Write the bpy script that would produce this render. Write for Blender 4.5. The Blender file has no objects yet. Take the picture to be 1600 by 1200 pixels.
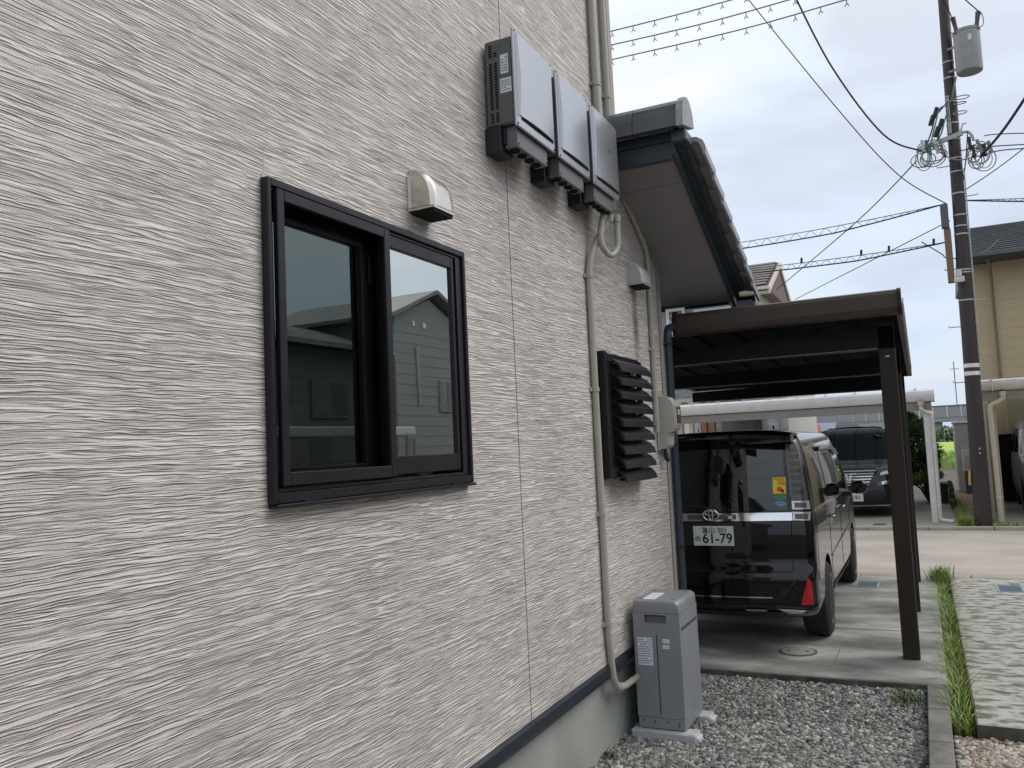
import bpy, bmesh, math, random
import numpy as np
from mathutils import Vector, Matrix
random.seed(7); rng = np.random.default_rng(7)
SC = bpy.context.scene; COL = SC.collection
R = math.radians; PI = math.pi

# ------------------------------------------------------------------ camera, sky, sun, exposure
CAMH = 1.72; FPX = 1300.0
def cam_axes():
    yaw, pitch, roll = R(25.971), R(4.504), R(-2.638)
    f = Vector((-math.sin(yaw)*math.cos(pitch), math.cos(yaw)*math.cos(pitch), math.sin(pitch)))
    r = Vector((math.cos(yaw), math.sin(yaw), 0)); u = r.cross(f)
    c, s = math.cos(roll), math.sin(roll)
    return c*r+s*u, -s*r+c*u, f
CR, CU, CF = cam_axes(); CP = Vector((0, 0, CAMH))
cam = bpy.data.cameras.new('camera'); cam.sensor_width = 36; cam.lens = FPX/1600*36
cam.clip_start = .05; cam.clip_end = 5000
co = bpy.data.objects.new('camera', cam); COL.objects.link(co)
M = Matrix.Identity(4)
for i in range(3): M[i][0], M[i][1], M[i][2], M[i][3] = CR[i], CU[i], -CF[i], CP[i]
co.matrix_world = M; SC.camera = co
def at(x, y, Y):                      # the point of the photograph's sight line at the distance Y along the lot
    d = CF + CR*((x-800)/FPX) - CU*((y-600)/FPX)
    return CP + d*(Y/d.y)

SUN_EL, SUN_AZ = R(48), R(62)         # azimuth measured from +y towards +x
W = bpy.data.worlds.new('World'); SC.world = W; W.use_nodes = True
nt = W.node_tree; nt.nodes.clear(); N = nt.nodes.new; L = nt.links.new
out = N('ShaderNodeOutputWorld'); bg = N('ShaderNodeBackground'); bg.inputs[1].default_value = .1
sky = N('ShaderNodeTexSky'); sky.sky_type = 'NISHITA'; sky.sun_disc = False
sky.sun_elevation = SUN_EL; sky.sun_rotation = SUN_AZ; sky.air_density = 1.0; sky.dust_density = 2.0
tc = N('ShaderNodeTexCoord'); mp = N('ShaderNodeMapping'); mp.inputs['Scale'].default_value = (1.0, 1.0, 3.2)
mp.inputs['Rotation'].default_value = (0, 0, .5); mp.inputs['Location'].default_value = (.35, .1, .4)
n1 = N('ShaderNodeTexNoise'); n1.inputs['Scale'].default_value = 2.6; n1.inputs['Detail'].default_value = 6; n1.inputs['Roughness'].default_value = .46
n1.inputs['Distortion'].default_value = .25
r1 = N('ShaderNodeValToRGB'); r1.color_ramp.elements[0].position = .34; r1.color_ramp.elements[1].position = .62; qe = r1.color_ramp.elements.new(.47); qe.color = (6.9, 7.45, 8.05, 1)
r1.color_ramp.elements[0].color = (5.9, 6.15, 6.75, 1); r1.color_ramp.elements[-1].color = (8.1, 7.95, 7.85, 1)
# horizon to zenith: an overcast sky is a little darker and bluer near the horizon
sx = N('ShaderNodeSeparateXYZ'); mr = N('ShaderNodeMapRange'); mr.inputs[1].default_value = 0.0; mr.inputs[2].default_value = .55
r2 = N('ShaderNodeValToRGB'); r2.color_ramp.elements[0].color = (.72, .79, .90, 1); r2.color_ramp.elements[1].color = (1.10, 1.10, 1.09, 1)
mx = N('ShaderNodeMix'); mx.data_type = 'RGBA'; mx.blend_type = 'MULTIPLY'; mx.inputs[0].default_value = 1
mx2 = N('ShaderNodeMix'); mx2.data_type = 'RGBA'; mx2.inputs[0].default_value = .86
L(tc.outputs['Generated'], mp.inputs[0]); L(mp.outputs[0], n1.inputs['Vector']); L(n1.outputs[0], r1.inputs[0])
L(tc.outputs['Generated'], sx.inputs[0]); L(sx.outputs[2], mr.inputs[0]); L(mr.outputs[0], r2.inputs[0])
L(r1.outputs[0], mx.inputs[6]); L(r2.outputs[0], mx.inputs[7])
L(sky.outputs[0], mx2.inputs[6]); L(mx.outputs[2], mx2.inputs[7]); L(mx2.outputs[2], bg.inputs[0]); L(bg.outputs[0], out.inputs[0])
sd = bpy.data.lights.new('sun', 'SUN'); sd.energy = 1.1; sd.angle = R(35); sd.color = (1, .94, .86)
so = bpy.data.objects.new('sun', sd); COL.objects.link(so)
so.rotation_euler = Vector((math.sin(SUN_AZ)*math.cos(SUN_EL), math.cos(SUN_AZ)*math.cos(SUN_EL), math.sin(SUN_EL))).to_track_quat('Z', 'Y').to_euler()
vs = SC.view_settings; vs.view_transform = 'Standard'; vs.look = 'None'; vs.exposure = 0.44; vs.gamma = 1.0; vs.use_curve_mapping = False

# ------------------------------------------------------------------ helpers
MATS = {}
def mat(name, col, rough=.6, metal=0, bump=0, bscale=60, var=.12, vscale=6, coat=0, spec=.5, stretch=(1,1,1), emit=None):
    if name in MATS: return MATS[name]
    m = bpy.data.materials.new(name); m.use_nodes = True; t = m.node_tree; b = t.nodes['Principled BSDF']
    b.inputs['Roughness'].default_value = rough; b.inputs['Metallic'].default_value = metal
    b.inputs['Coat Weight'].default_value = coat; b.inputs['Coat Roughness'].default_value = .03; b.inputs['Specular IOR Level'].default_value = spec
    tcn = t.nodes.new('ShaderNodeTexCoord'); mpn = t.nodes.new('ShaderNodeMapping'); mpn.inputs['Scale'].default_value = stretch
    t.links.new(tcn.outputs['Object'], mpn.inputs[0])
    n = t.nodes.new('ShaderNodeTexNoise'); n.inputs['Scale'].default_value = vscale; n.inputs['Detail'].default_value = 6
    t.links.new(mpn.outputs[0], n.inputs['Vector'])
    cr = t.nodes.new('ShaderNodeValToRGB'); cr.color_ramp.elements[0].position = .3; cr.color_ramp.elements[1].position = .7
    cr.color_ramp.elements[0].color = tuple(max(0, c*(1-var)) for c in col)+(1,); cr.color_ramp.elements[1].color = tuple(min(1, c*(1+var)) for c in col)+(1,)
    t.links.new(n.outputs[0], cr.inputs[0]); t.links.new(cr.outputs[0], b.inputs['Base Color'])
    rr = t.nodes.new('ShaderNodeMapRange'); rr.inputs[1].default_value = .3; rr.inputs[2].default_value = .7
    rr.inputs[3].default_value = max(0, rough-.06 if rough > .15 and var > .02 else rough); rr.inputs[4].default_value = min(1, rough+.08 if rough > .15 and var > .02 else rough+.004)
    t.links.new(n.outputs[0], rr.inputs[0]); t.links.new(rr.outputs[0], b.inputs['Roughness'])
    if bump:
        n2 = t.nodes.new('ShaderNodeTexNoise'); n2.inputs['Scale'].default_value = bscale; n2.inputs['Detail'].default_value = 5
        t.links.new(mpn.outputs[0], n2.inputs['Vector'])
        bp = t.nodes.new('ShaderNodeBump'); bp.inputs['Strength'].default_value = 1; bp.inputs['Distance'].default_value = bump
        t.links.new(n2.outputs[0], bp.inputs['Height']); t.links.new(bp.outputs[0], b.inputs['Normal'])
    MATS[name] = m; return m

class MB:
    def __init__(s): s.v = []; s.f = []
    def add(s, vs, fs):
        o = len(s.v); s.v += [tuple(p) for p in vs]; s.f += [tuple(i+o for i in f) for f in fs]; return s
    def box(s, x0, x1, y0, y1, z0, z1, bev=0):
        if bev <= 0:
            return s.add([(x0,y0,z0),(x1,y0,z0),(x1,y1,z0),(x0,y1,z0),(x0,y0,z1),(x1,y0,z1),(x1,y1,z1),(x0,y1,z1)],
                         [(0,3,2,1),(4,5,6,7),(0,1,5,4),(1,2,6,5),(2,3,7,6),(3,0,4,7)])
        bm = bmesh.new(); bmesh.ops.create_cube(bm, size=1)
        for v in bm.verts: v.co = Vector(((x0+x1)/2+v.co.x*(x1-x0), (y0+y1)/2+v.co.y*(y1-y0), (z0+z1)/2+v.co.z*(z1-z0)))
        bmesh.ops.bevel(bm, geom=bm.edges[:], offset=bev, segments=2 if bev > .008 else 1, affect='EDGES', profile=.5)
        bm.verts.index_update(); s.add([v.co[:] for v in bm.verts], [[v.index for v in f.verts] for f in bm.faces]); bm.free(); return s
    def prism(s, poly, d):              # poly: 3D points (counter-clockwise seen against d), extruded by d
        n = len(poly); d = Vector(d); a = [Vector(p) for p in poly]
        return s.add([p[:] for p in a]+[(p+d)[:] for p in a], [tuple(range(n-1,-1,-1)), tuple(range(n,2*n))]+[(i,(i+1)%n,n+(i+1)%n,n+i) for i in range(n)])
    def tube(s, pts, r, seg=10, cap=True):
        pts = [Vector(p) for p in pts]; n = len(pts); rs = r if isinstance(r, (list, tuple)) else [r]*n
        vs = []; up = None
        for i, p in enumerate(pts):
            t = (pts[min(i+1,n-1)]-pts[max(i-1,0)]).normalized()
            if up is None: up = t.orthogonal().normalized()
            up = (up-t*up.dot(t)).normalized(); b = t.cross(up)
            for k in range(seg):
                a = 2*PI*k/seg; vs.append((p+(up*math.cos(a)+b*math.sin(a))*rs[i])[:])
        fs = [(i*seg+k, i*seg+(k+1)%seg, (i+1)*seg+(k+1)%seg, (i+1)*seg+k) for i in range(n-1) for k in range(seg)]
        if cap: fs += [tuple(range(seg-1,-1,-1)), tuple(range((n-1)*seg, n*seg))]
        return s.add(vs, fs)
    def lathe(s, prof, c, axis='z', seg=24):     # prof: (radius, height)
        vs = []; c = Vector(c)
        for (r, h) in prof:
            for k in range(seg):
                a = 2*PI*k/seg; u, w = r*math.cos(a), r*math.sin(a)
                p = {'z': (u, w, h), 'x': (h, u, w), 'y': (w, h, u)}[axis]; vs.append((c+Vector(p))[:])
        n = len(prof)
        fs = [(i*seg+k, i*seg+(k+1)%seg, (i+1)*seg+(k+1)%seg, (i+1)*seg+k) for i in range(n-1) for k in range(seg)]
        if prof[0][0] > 1e-6: fs.append(tuple(range(seg-1,-1,-1)))
        if prof[-1][0] > 1e-6: fs.append(tuple(range((n-1)*seg, n*seg)))
        return s.add(vs, fs)
    def mesh(s, name, m, smooth=None):
        me = bpy.data.meshes.new(name); me.from_pydata(s.v, [], s.f)
        for mm in (m if isinstance(m, list) else [m]): me.materials.append(mm)
        if smooth:
            me.validate(); me.polygons.foreach_set('use_smooth', [True]*len(me.polygons)); me.update(); me.set_sharp_from_angle(angle=R(smooth))
        me.update(); return me
def fix(me):
    bm = bmesh.new(); bm.from_mesh(me); bmesh.ops.recalc_face_normals(bm, faces=bm.faces[:]); bm.to_mesh(me); bm.free()
def tag(o, label=None, cat=None, group=None, kind=None):
    if label: o['label'] = label
    if cat: o['category'] = cat
    if group: o['group'] = group
    if kind: o['kind'] = kind
    return o
def root_of(p):
    while p.parent: p = p.parent
    return p
def obj(name, mb, m, parent=None, smooth=None, label=None, kind=None):
    """one mesh object; mb is in world coordinates (or in the thing's own when it stands at the origin)"""
    off = Vector((0,0,0)) if parent is None else root_of(parent).location
    if off.length > 0: mb.v = [(v[0]-off[0], v[1]-off[1], v[2]-off[2]) for v in mb.v]
    me = mb.mesh(name, m, smooth); fix(me)
    o = bpy.data.objects.new(name, me); COL.objects.link(o); o.parent = parent
    return tag(o, label, kind=kind)
def thing(name, label, cat, loc=(0,0,0), group=None):
    o = bpy.data.objects.new(name, None); COL.objects.link(o); o.location = loc; o.empty_display_size = .1
    return tag(o, label, cat, group)
def single(name, mb, m, label, cat, group=None, smooth=None): return tag(obj(name, mb, m, None, smooth), label, cat, group)
def structure(name, mb, m, parent=None, smooth=None): return tag(obj(name, mb, m, parent, smooth), kind='structure' if parent is None else None)
def copy_tree(o, parent=None):
    c = o.copy(); COL.objects.link(c); c.parent = parent
    for ch in list(o.children): copy_tree(ch, c)
    return c
def dupe(o, d):                       # a further piece sharing its mesh, moved by d
    c = o.copy(); COL.objects.link(c); c.location = Vector(o.location)+Vector(d); return c
def text(name, body, size, loc, rot, m, parent, sx=1.0, label=None, align='CENTER', depth=.0006, bold=0):
    cu = bpy.data.curves.new(name, 'FONT'); cu.body = body; cu.size = size; cu.align_x = align; cu.align_y = 'CENTER'; cu.extrude = depth; cu.offset = bold
    t = bpy.data.objects.new(name, cu); COL.objects.link(t)
    dg = bpy.context.evaluated_depsgraph_get(); me = bpy.data.meshes.new_from_object(t.evaluated_get(dg)); bpy.data.objects.remove(t); bpy.data.curves.remove(cu)
    me.materials.clear(); me.materials.append(m)
    Mx = Matrix.Translation(Vector(loc)-(root_of(parent).location if parent else Vector()))@Matrix.Rotation(rot[2],4,'Z')@Matrix.Rotation(rot[0],4,'X')@Matrix.Diagonal((sx,1,1,1))
    me.transform(Mx); o = bpy.data.objects.new(name, me); COL.objects.link(o); o.parent = parent
    return tag(o, label)
def lines_print(name, n, x0, x1, z0, z1, place, m, parent):      # rows of tiny unreadable print as thin bars
    mb = MB(); h = (z1-z0)/n
    for i in range(n):
        a = x0; zc = z1-(i+.5)*h
        while a < x1-.004:
            w = random.uniform(.006, .02); b = min(a+w, x1)
            if random.random() < .85: mb.add([place(a, zc-h*.18), place(b, zc-h*.18), place(b, zc+h*.18), place(a, zc+h*.18)], [(0,1,2,3)])
            a = b+.003
    return obj(name, mb, m, parent)

# ------------------------------------------------------------------ materials
def siding_mat():
    m = bpy.data.materials.new('striated_siding'); m.use_nodes = True; t = m.node_tree; b = t.nodes['Principled BSDF']
    NN = t.nodes.new; K = t.links.new
    tcn = NN('ShaderNodeTexCoord')
    def mapped(vec, s):
        q = NN('ShaderNodeMapping'); q.inputs['Scale'].default_value = s; K(vec, q.inputs[0]); return q.outputs[0]
    w1 = NN('ShaderNodeTexNoise'); w1.inputs['Scale'].default_value = 1; w1.inputs['Detail'].default_value = 3
    K(mapped(tcn.outputs['Object'], (1, 1.7, 3.6)), w1.inputs['Vector'])
    w2 = NN('ShaderNodeTexNoise'); w2.inputs['Scale'].default_value = 1; w2.inputs['Detail'].default_value = 2
    K(mapped(tcn.outputs['Object'], (1, 12, 34)), w2.inputs['Vector'])
    def mul(a, k, kk=None):
        q = NN('ShaderNodeMath'); q.operation = 'MULTIPLY_ADD'; K(a, q.inputs[0]); q.inputs[1].default_value = k
        if kk is None: q.inputs[2].default_value = -k/2
        else: K(kk, q.inputs[2])
        return q.outputs[0]
    warp = mul(w1.outputs[0], .022); warp = mul(w2.outputs[0], .0085, warp)
    cb = NN('ShaderNodeCombineXYZ'); K(warp, cb.inputs[2])
    ad = NN('ShaderNodeVectorMath'); ad.operation = 'ADD'; K(tcn.outputs['Object'], ad.inputs[0]); K(cb.outputs[0], ad.inputs[1])
    def math_(op, x, y, c=None):
        q = NN('ShaderNodeMath'); q.operation = op
        for i, v in enumerate((x, y, c)):
            if v is None: continue
            if isinstance(v, (int, float)): q.inputs[i].default_value = v
            else: K(v, q.inputs[i])
        return q.outputs[0]
    def noise(vec, sc, det, ro=.5):
        q = NN('ShaderNodeTexNoise'); q.inputs['Scale'].default_value = 1; q.inputs['Detail'].default_value = det; q.inputs['Roughness'].default_value = ro; K(mapped(vec, sc), q.inputs['Vector']); return q.outputs[0]
    def moved(vec, dz, dx=0):
        q = NN('ShaderNodeVectorMath'); q.operation = 'ADD'; K(vec, q.inputs[0]); q.inputs[1].default_value = (dx, 0, dz); return q.outputs[0]
    def ridge(vec, sc, wd, det=1.2):           # thin crests along the level lines of a stretched noise
        d = math_('ABSOLUTE', math_('SUBTRACT', noise(vec, sc, det), .5), 0)
        q = NN('ShaderNodeMapRange'); q.interpolation_type = 'SMOOTHSTEP'; q.inputs[1].default_value = 0; q.inputs[2].default_value = wd; q.inputs[3].default_value = 1; q.inputs[4].default_value = 0; K(d, q.inputs[0]); return q.outputs[0]
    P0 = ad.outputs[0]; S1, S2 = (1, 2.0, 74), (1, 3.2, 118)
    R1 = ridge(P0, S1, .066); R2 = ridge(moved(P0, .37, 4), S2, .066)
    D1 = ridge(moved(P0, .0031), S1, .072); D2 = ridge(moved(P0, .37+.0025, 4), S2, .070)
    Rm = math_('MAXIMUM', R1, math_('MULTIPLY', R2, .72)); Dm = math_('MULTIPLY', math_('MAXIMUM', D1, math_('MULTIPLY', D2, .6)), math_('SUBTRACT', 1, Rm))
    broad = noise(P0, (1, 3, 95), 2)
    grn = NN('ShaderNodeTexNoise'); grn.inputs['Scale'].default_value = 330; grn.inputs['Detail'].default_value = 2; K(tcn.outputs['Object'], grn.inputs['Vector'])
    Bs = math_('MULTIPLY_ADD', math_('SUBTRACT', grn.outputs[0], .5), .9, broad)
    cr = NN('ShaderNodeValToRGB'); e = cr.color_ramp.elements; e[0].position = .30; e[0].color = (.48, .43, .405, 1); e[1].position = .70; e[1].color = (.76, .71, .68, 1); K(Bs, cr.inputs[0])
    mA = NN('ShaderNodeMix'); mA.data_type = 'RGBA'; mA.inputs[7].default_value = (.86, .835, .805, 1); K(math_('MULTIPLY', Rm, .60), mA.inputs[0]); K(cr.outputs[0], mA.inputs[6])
    mB = NN('ShaderNodeMix'); mB.data_type = 'RGBA'; mB.inputs[7].default_value = (.215, .18, .16, 1); K(math_('MULTIPLY', Dm, .70), mB.inputs[0]); K(mA.outputs[2], mB.inputs[6])  # brown groove colour, shifted below each crest to carry its underside shade
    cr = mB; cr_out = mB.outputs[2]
    H = math_('ADD', math_('ADD', math_('MULTIPLY', Rm, .55), math_('MULTIPLY', broad, .5)), math_('MULTIPLY', grn.outputs[0], .22)); H = math_('SUBTRACT', H, math_('MULTIPLY', Dm, .25))
    big = NN('ShaderNodeTexNoise'); big.inputs['Scale'].default_value = 1.3; big.inputs['Detail'].default_value = 4; K(tcn.outputs['Object'], big.inputs['Vector'])
    mr_ = NN('ShaderNodeMapRange'); mr_.inputs[1].default_value = .3; mr_.inputs[2].default_value = .7; mr_.inputs[3].default_value = .92; mr_.inputs[4].default_value = 1.05; K(big.outputs[0], mr_.inputs[0])
    mm = NN('ShaderNodeMix'); mm.data_type = 'RGBA'; mm.blend_type = 'MULTIPLY'; mm.inputs[0].default_value = 1; K(cr_out, mm.inputs[6]); K(mr_.outputs[0], mm.inputs[7])
    K(mm.outputs[2], b.inputs['Base Color']); b.inputs['Roughness'].default_value = .62
    bp = NN('ShaderNodeBump'); bp.inputs['Strength'].default_value = 1; bp.inputs['Distance'].default_value = .0042; K(H, bp.inputs['Height']); K(bp.outputs[0], b.inputs['Normal'])
    return m
SIDING = siding_mat()
TRIM = mat('navy_trim', (.016, .023, .036), .35)
FOUND = mat('foundation_plaster', (.30, .315, .30), .85, bump=.002, bscale=45, var=.16, vscale=2.5)
FRAME = mat('dark_aluminium', (.014, .012, .017), .36, metal=.1, var=.1, spec=.4)
FRAME2 = mat('window_track_black', (.010, .010, .014), .4)
PVC = mat('beige_pvc', (.40, .385, .325), .45, var=.07, vscale=3)
PVC2 = mat('cream_meter_plastic', (.46, .45, .385), .45, var=.06)
CAULK = mat('joint_caulk', (.30, .28, .25), .8)
CAULK2 = mat('pale_caulk', (.50, .49, .46), .7)
STEEL = mat('stainless_hood', (.62, .58, .53), .24, metal=.95, var=.1, vscale=9)
INVF = mat('inverter_face', (.47, .485, .52), .32, metal=.7, var=.003)
INVS = mat('inverter_side', (.11, .118, .125), .45, metal=.2)
INVB = mat('inverter_bottom', (.17, .165, .18), .5, metal=.1)
BLACKP = mat('black_plastic', (.012, .012, .016), .5)
HOLE = mat('vent_slot', (.004, .004, .005), .9)
LABELW = mat('label_paper', (.68, .72, .80), .5, var=.03)
INK = mat('print_ink', (.10, .11, .14), .6)
BATT = mat('battery_grey', (.245, .26, .285), .42, metal=.15, var=.07, vscale=4)
BATTD = mat('battery_recess', (.045, .05, .055), .6)
BLOCK = mat('concrete_block', (.42, .44, .44), .85, bump=.002, bscale=120, var=.15, vscale=25)
SOFFIT = mat('soffit_board', (.27, .255, .262), .7, var=.08, vscale=3)
FASCIA = mat('fascia_navy', (.038, .052, .066), .38, var=.12, vscale=5)
TILE = mat('grey_roof_tile', (.088, .098, .112), .42, var=.25, vscale=8, bump=.001, bscale=90)
TILEL = mat('pale_worn_tile_end', (.30, .31, .33), .5, var=.2, vscale=14)
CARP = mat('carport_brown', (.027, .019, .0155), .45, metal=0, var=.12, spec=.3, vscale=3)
CARPG = mat('carport_brown_lit', (.060,.044,.036), .4, var=.12, spec=.4, vscale=3); CARPA = mat('carport_brown_shaded', (.014,.011,.011), .5, var=.1, spec=.2)  # shade under the roof put into the arm brown, skylight into the gutter
CARPD = mat('carport_roof_sheet', (.006, .008, .014), .8, spec=.03)
WHITEAL = mat('pale_carport_metal', (.66,.655,.65), .32, metal=.2, var=.05)
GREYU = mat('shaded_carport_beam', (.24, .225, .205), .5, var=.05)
BEIGEP = mat('beige_downpipe', (.56, .50, .38), .45, var=.05)
PAINT = mat('black_car_paint', (.002, .002, .003), .25, metal=0, coat=.85, var=.02, spec=.1)
NAVYP = mat('navy_car_paint', (.005, .006, .014), .25, coat=.7, var=.02, spec=.2)
SILVP = mat('silver_car_paint', (.58, .58, .57), .35, metal=.15, coat=.5, var=.03)
CGLASS = mat('smoked_car_glass', (.002, .003, .004), .02, spec=.85, var=.01)
NGLASS = mat('dark_windscreen', (.003,.005,.005), .05, spec=.25, var=.01)
RUBBER = mat('tyre_rubber', (.014, .014, .014), .8, bump=.001, bscale=200)
CHROME = mat('chrome', (.72, .72, .74), .07, metal=1, var=.02)
ALLOY = mat('dark_alloy', (.25, .25, .27), .25, metal=.9)
SMOKE = mat('smoked_lamp', (.085, .075, .068), .2, coat=.3, var=.1)
SMOKEL = mat('clear_lamp', (.55, .56, .56), .15, metal=.5, coat=1)
RED = mat('red_reflector', (.60, .008, .012), .25, coat=.6, var=.05)
PLATE = mat('licence_plate', (.62, .64, .60), .4, var=.03)
PLATEINK = mat('plate_green_ink', (.006, .022, .016), .5)
CONC = None
def ground_mat(name, c1, c2, scale=3, stretch=(1,1,1), speck=(.5,), bump=.002, rough=.85, p=(.35,.65), c3=None, detail=8):
    m = bpy.data.materials.new(name); m.use_nodes = True; t = m.node_tree; b = t.nodes['Principled BSDF']; K = t.links.new
    tcn = t.nodes.new('ShaderNodeTexCoord'); mpn = t.nodes.new('ShaderNodeMapping'); mpn.inputs['Scale'].default_value = stretch; K(tcn.outputs['Object'], mpn.inputs[0])
    n = t.nodes.new('ShaderNodeTexNoise'); n.inputs['Scale'].default_value = scale; n.inputs['Detail'].default_value = detail; n.inputs['Roughness'].default_value = .6; K(mpn.outputs[0], n.inputs['Vector'])
    cr = t.nodes.new('ShaderNodeValToRGB'); e = cr.color_ramp.elements; e[0].position, e[1].position = p; e[0].color = c1+(1,); e[1].color = c2+(1,)
    if c3: q = e.new((p[0]+p[1])/2); q.color = c3+(1,)
    K(n.outputs[0], cr.inputs[0])
    f = t.nodes.new('ShaderNodeTexNoise'); f.inputs['Scale'].default_value = 150; f.inputs['Detail'].default_value = 3; K(tcn.outputs['Object'], f.inputs['Vector'])
    fr = t.nodes.new('ShaderNodeMapRange'); fr.inputs[1].default_value = .3; fr.inputs[2].default_value = .7; fr.inputs[3].default_value = 1-speck[0]*.5; fr.inputs[4].default_value = 1+speck[0]*.4; K(f.outputs[0], fr.inputs[0])
    mm = t.nodes.new('ShaderNodeMix'); mm.data_type = 'RGBA'; mm.blend_type = 'MULTIPLY'; mm.inputs[0].default_value = 1; K(cr.outputs[0], mm.inputs[6]); K(fr.outputs[0], mm.inputs[7])
    K(mm.outputs[2], b.inputs['Base Color']); b.inputs['Roughness'].default_value = rough
    bp = t.nodes.new('ShaderNodeBump'); bp.inputs['Distance'].default_value = bump; K(f.outputs[0], bp.inputs['Height']); K(bp.outputs[0], b.inputs['Normal'])
    MATS[name] = m; return m
CONC = ground_mat('driveway_concrete', (.12, .125, .112), (.50, .50, .455), 1.3, (1,2.0,1), (.25,), .001, .6, (.32,.66), (.26,.265,.245))
KERBC = ground_mat('kerb_concrete', (.10, .10, .09), (.24, .235, .21), 4, (1,1,1), (.4,), .002)
ROADM = ground_mat('pinkish_asphalt', (.36, .315, .28), (.47, .42, .38), .8, (1,1.6,1), (.55,), .003)
GUTM = ground_mat('gutter_concrete', (.30, .27, .21), (.42, .38, .30), 2, (1,3,1), (.3,), .002)
STAMP = ground_mat('stained_pale_slab', (.13, .125, .11), (.47, .46, .41), 8.5, (.8,1.5,1), (.3,), .003, .6, (.40,.53), (.26,.25,.225), 10)
SOIL = ground_mat('ground_soil', (.07, .062, .048), (.13, .11, .085), 4)
BRICKM = ground_mat('brick_path_red', (.22, .13, .10), (.34, .20, .15), 9)
LOTC = ground_mat('far_lot_concrete', (.27, .26, .23), (.44, .42, .36), .8)

def panel_hole(mb, y0, y1, z0, z1, h, x0, x1):           # a board in the wall plane with one opening
    a, b, c, d = h
    for (p, q, r, s) in ((y0,a,z0,z1), (b,y1,z0,z1), (a,b,z0,c), (a,b,d,z1)): mb.box(x0, x1, p, q, r, s)

# ------------------------------------------------------------------ ground, road, lots
def far_ground():
    mb = MB(); ys = [-400,-60,-20,0,20,40,80,160,400,900,2500]
    mb.add([(-2500,-400,-.16),(2500,-400,-.16),(2500,3000,-.16),(-2500,3000,-.16)], [(0,1,2,3)])
    structure('ground', mb, SOIL)
far_ground()
structure('driveway', MB().box(-6, .03, 6.44, 11.05, -.16, 0, .006), CONC)
structure('road', MB().box(-60, 60, 11.42, 16.45, -.12, -.03), ROADM)
structure('driveway_joint', MB().box(-2.7, .02, 8.05, 8.056, -.01, .003).box(-.72, -.716, 6.9, 7.35, -.01, .003), KERBC)
# near gutter strip: separate blocks with open joints
gut = thing('gutter_strip', 'pale concrete gutter blocks along the near side of the road', 'gutter', (0,11.2,-.05))
gp = obj('block', MB().box(-8, -7.41, 11.06, 11.42, -.14, -.008, .006), GUTM, gut)
for i in range(1, 24): dupe(gp, (.6*i, 0, 0))
kb = thing('far_kerb', 'low pale kerb stones on the far side of the road', 'kerb', (0,16.5,0))
kp = obj('block', MB().box(-9, -8.01, 16.46, 16.62, -.12, .03, .012), GUTM, kb)
for i in range(1, 18): dupe(kp, (1.0*i, 0, 0))
structure('far_lot', MB().box(-14, .47, 16.63, 25, -.14, .0), LOTC)
structure('right_lot', MB().box(1.14, 9, 16.63, 30, -.14, .0), LOTC)
# brick path between the far lots
structure('path_bed', MB().box(.49, 1.12, 16.63, 30.5, -.14, -.03), SOIL)
pb = thing('brick_path', 'reddish brick path running back between the two far lots', 'path', (.8,17,0))
bp_ = obj('brick', MB().box(.56, .76, 16.66, 16.76, -.06, -.008, .005), BRICKM, pb)
cnt = 0
for j in range(74):
    for i in range(3):
        if i == 0 and j == 0: continue
        if cnt < 230:
            dupe(bp_, (.21*i+(.05 if j % 2 else -.03)-.02, .113*j*1.2, random.uniform(-.003,.003))); cnt += 1

# kerb wall of blocks beside the gravel
kw = thing('garden_kerb', 'narrow grey concrete kerb dividing the two gravel beds', 'kerb', (-.03,5.5,-.1))
for i, (a, b) in enumerate(((5.90,6.435),(5.29,5.895),(4.68,5.285),(4.07,4.675),(3.46,4.065),(2.8,3.455))):
    obj('block', MB().box(-.095, .03, a, b, -.30, -.004, .006), KERBC, kw)
# neighbour's raised slab
nsl = thing('stained_slab', 'pale concrete slab with dark stains right of the grass strip', 'slab', (1,8,0))
for (a, b) in ((5.66,6.355),(6.362,11.04)): obj('slab_panel', MB().box(.165, 4.2, a, b, -.16, .0, .006), STAMP, nsl)

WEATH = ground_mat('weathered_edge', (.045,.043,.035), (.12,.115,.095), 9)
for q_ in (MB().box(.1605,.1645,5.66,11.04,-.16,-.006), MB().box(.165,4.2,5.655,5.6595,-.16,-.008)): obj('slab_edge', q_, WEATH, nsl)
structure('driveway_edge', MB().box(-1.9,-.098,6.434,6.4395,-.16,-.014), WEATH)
# meter lids and manhole
def lid(x, y, lab):
    r = thing('meter_lid', lab, 'meter lid', (x,y,0), 'blue grey metal lids set in the concrete')
    LB = mat('lid_blue', (.16,.23,.27), .35, metal=.3, var=.2, vscale=30)
    LF = mat('lid_frame', (.40,.46,.47), .4, metal=.4)
    f = MB(); w, d = .125, .21
    f.box(x-w, x+w, y-d, y-d+.02, -.02, .006).box(x-w, x+w, y+d-.02, y+d, -.02, .006).box(x-w, x-w+.02, y-d+.02, y+d-.02, -.02, .006).box(x+w-.02, x+w, y-d+.02, y+d-.02, -.02, .006)
    obj('frame', f, LF, r); g = MB().box(x-w+.021, x+w-.021, y-d+.021, y+d-.021, -.02, .003)
    obj('cover', g, LB, r); q = MB()
    for k in range(6): q.box(x-w+.03, x+w-.03, y-d+.05+k*.055, y-d+.058+k*.055, .0035, .0055)
    obj('rib', q, LB, r)
lid(-.68, 10.42, 'blue grey meter lid in the driveway by the front wheel of the black van')
lid(.72, 10.38, 'blue grey meter lid in the stained slab right of the grass strip')
lid(-.83, 17.2, 'small meter lid in the far lot in front of the navy van')
mh = thing('manhole_cover', 'round concrete inspection cover set flush in the driveway behind the van', 'manhole cover', (-1.02,7.1,0))
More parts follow.
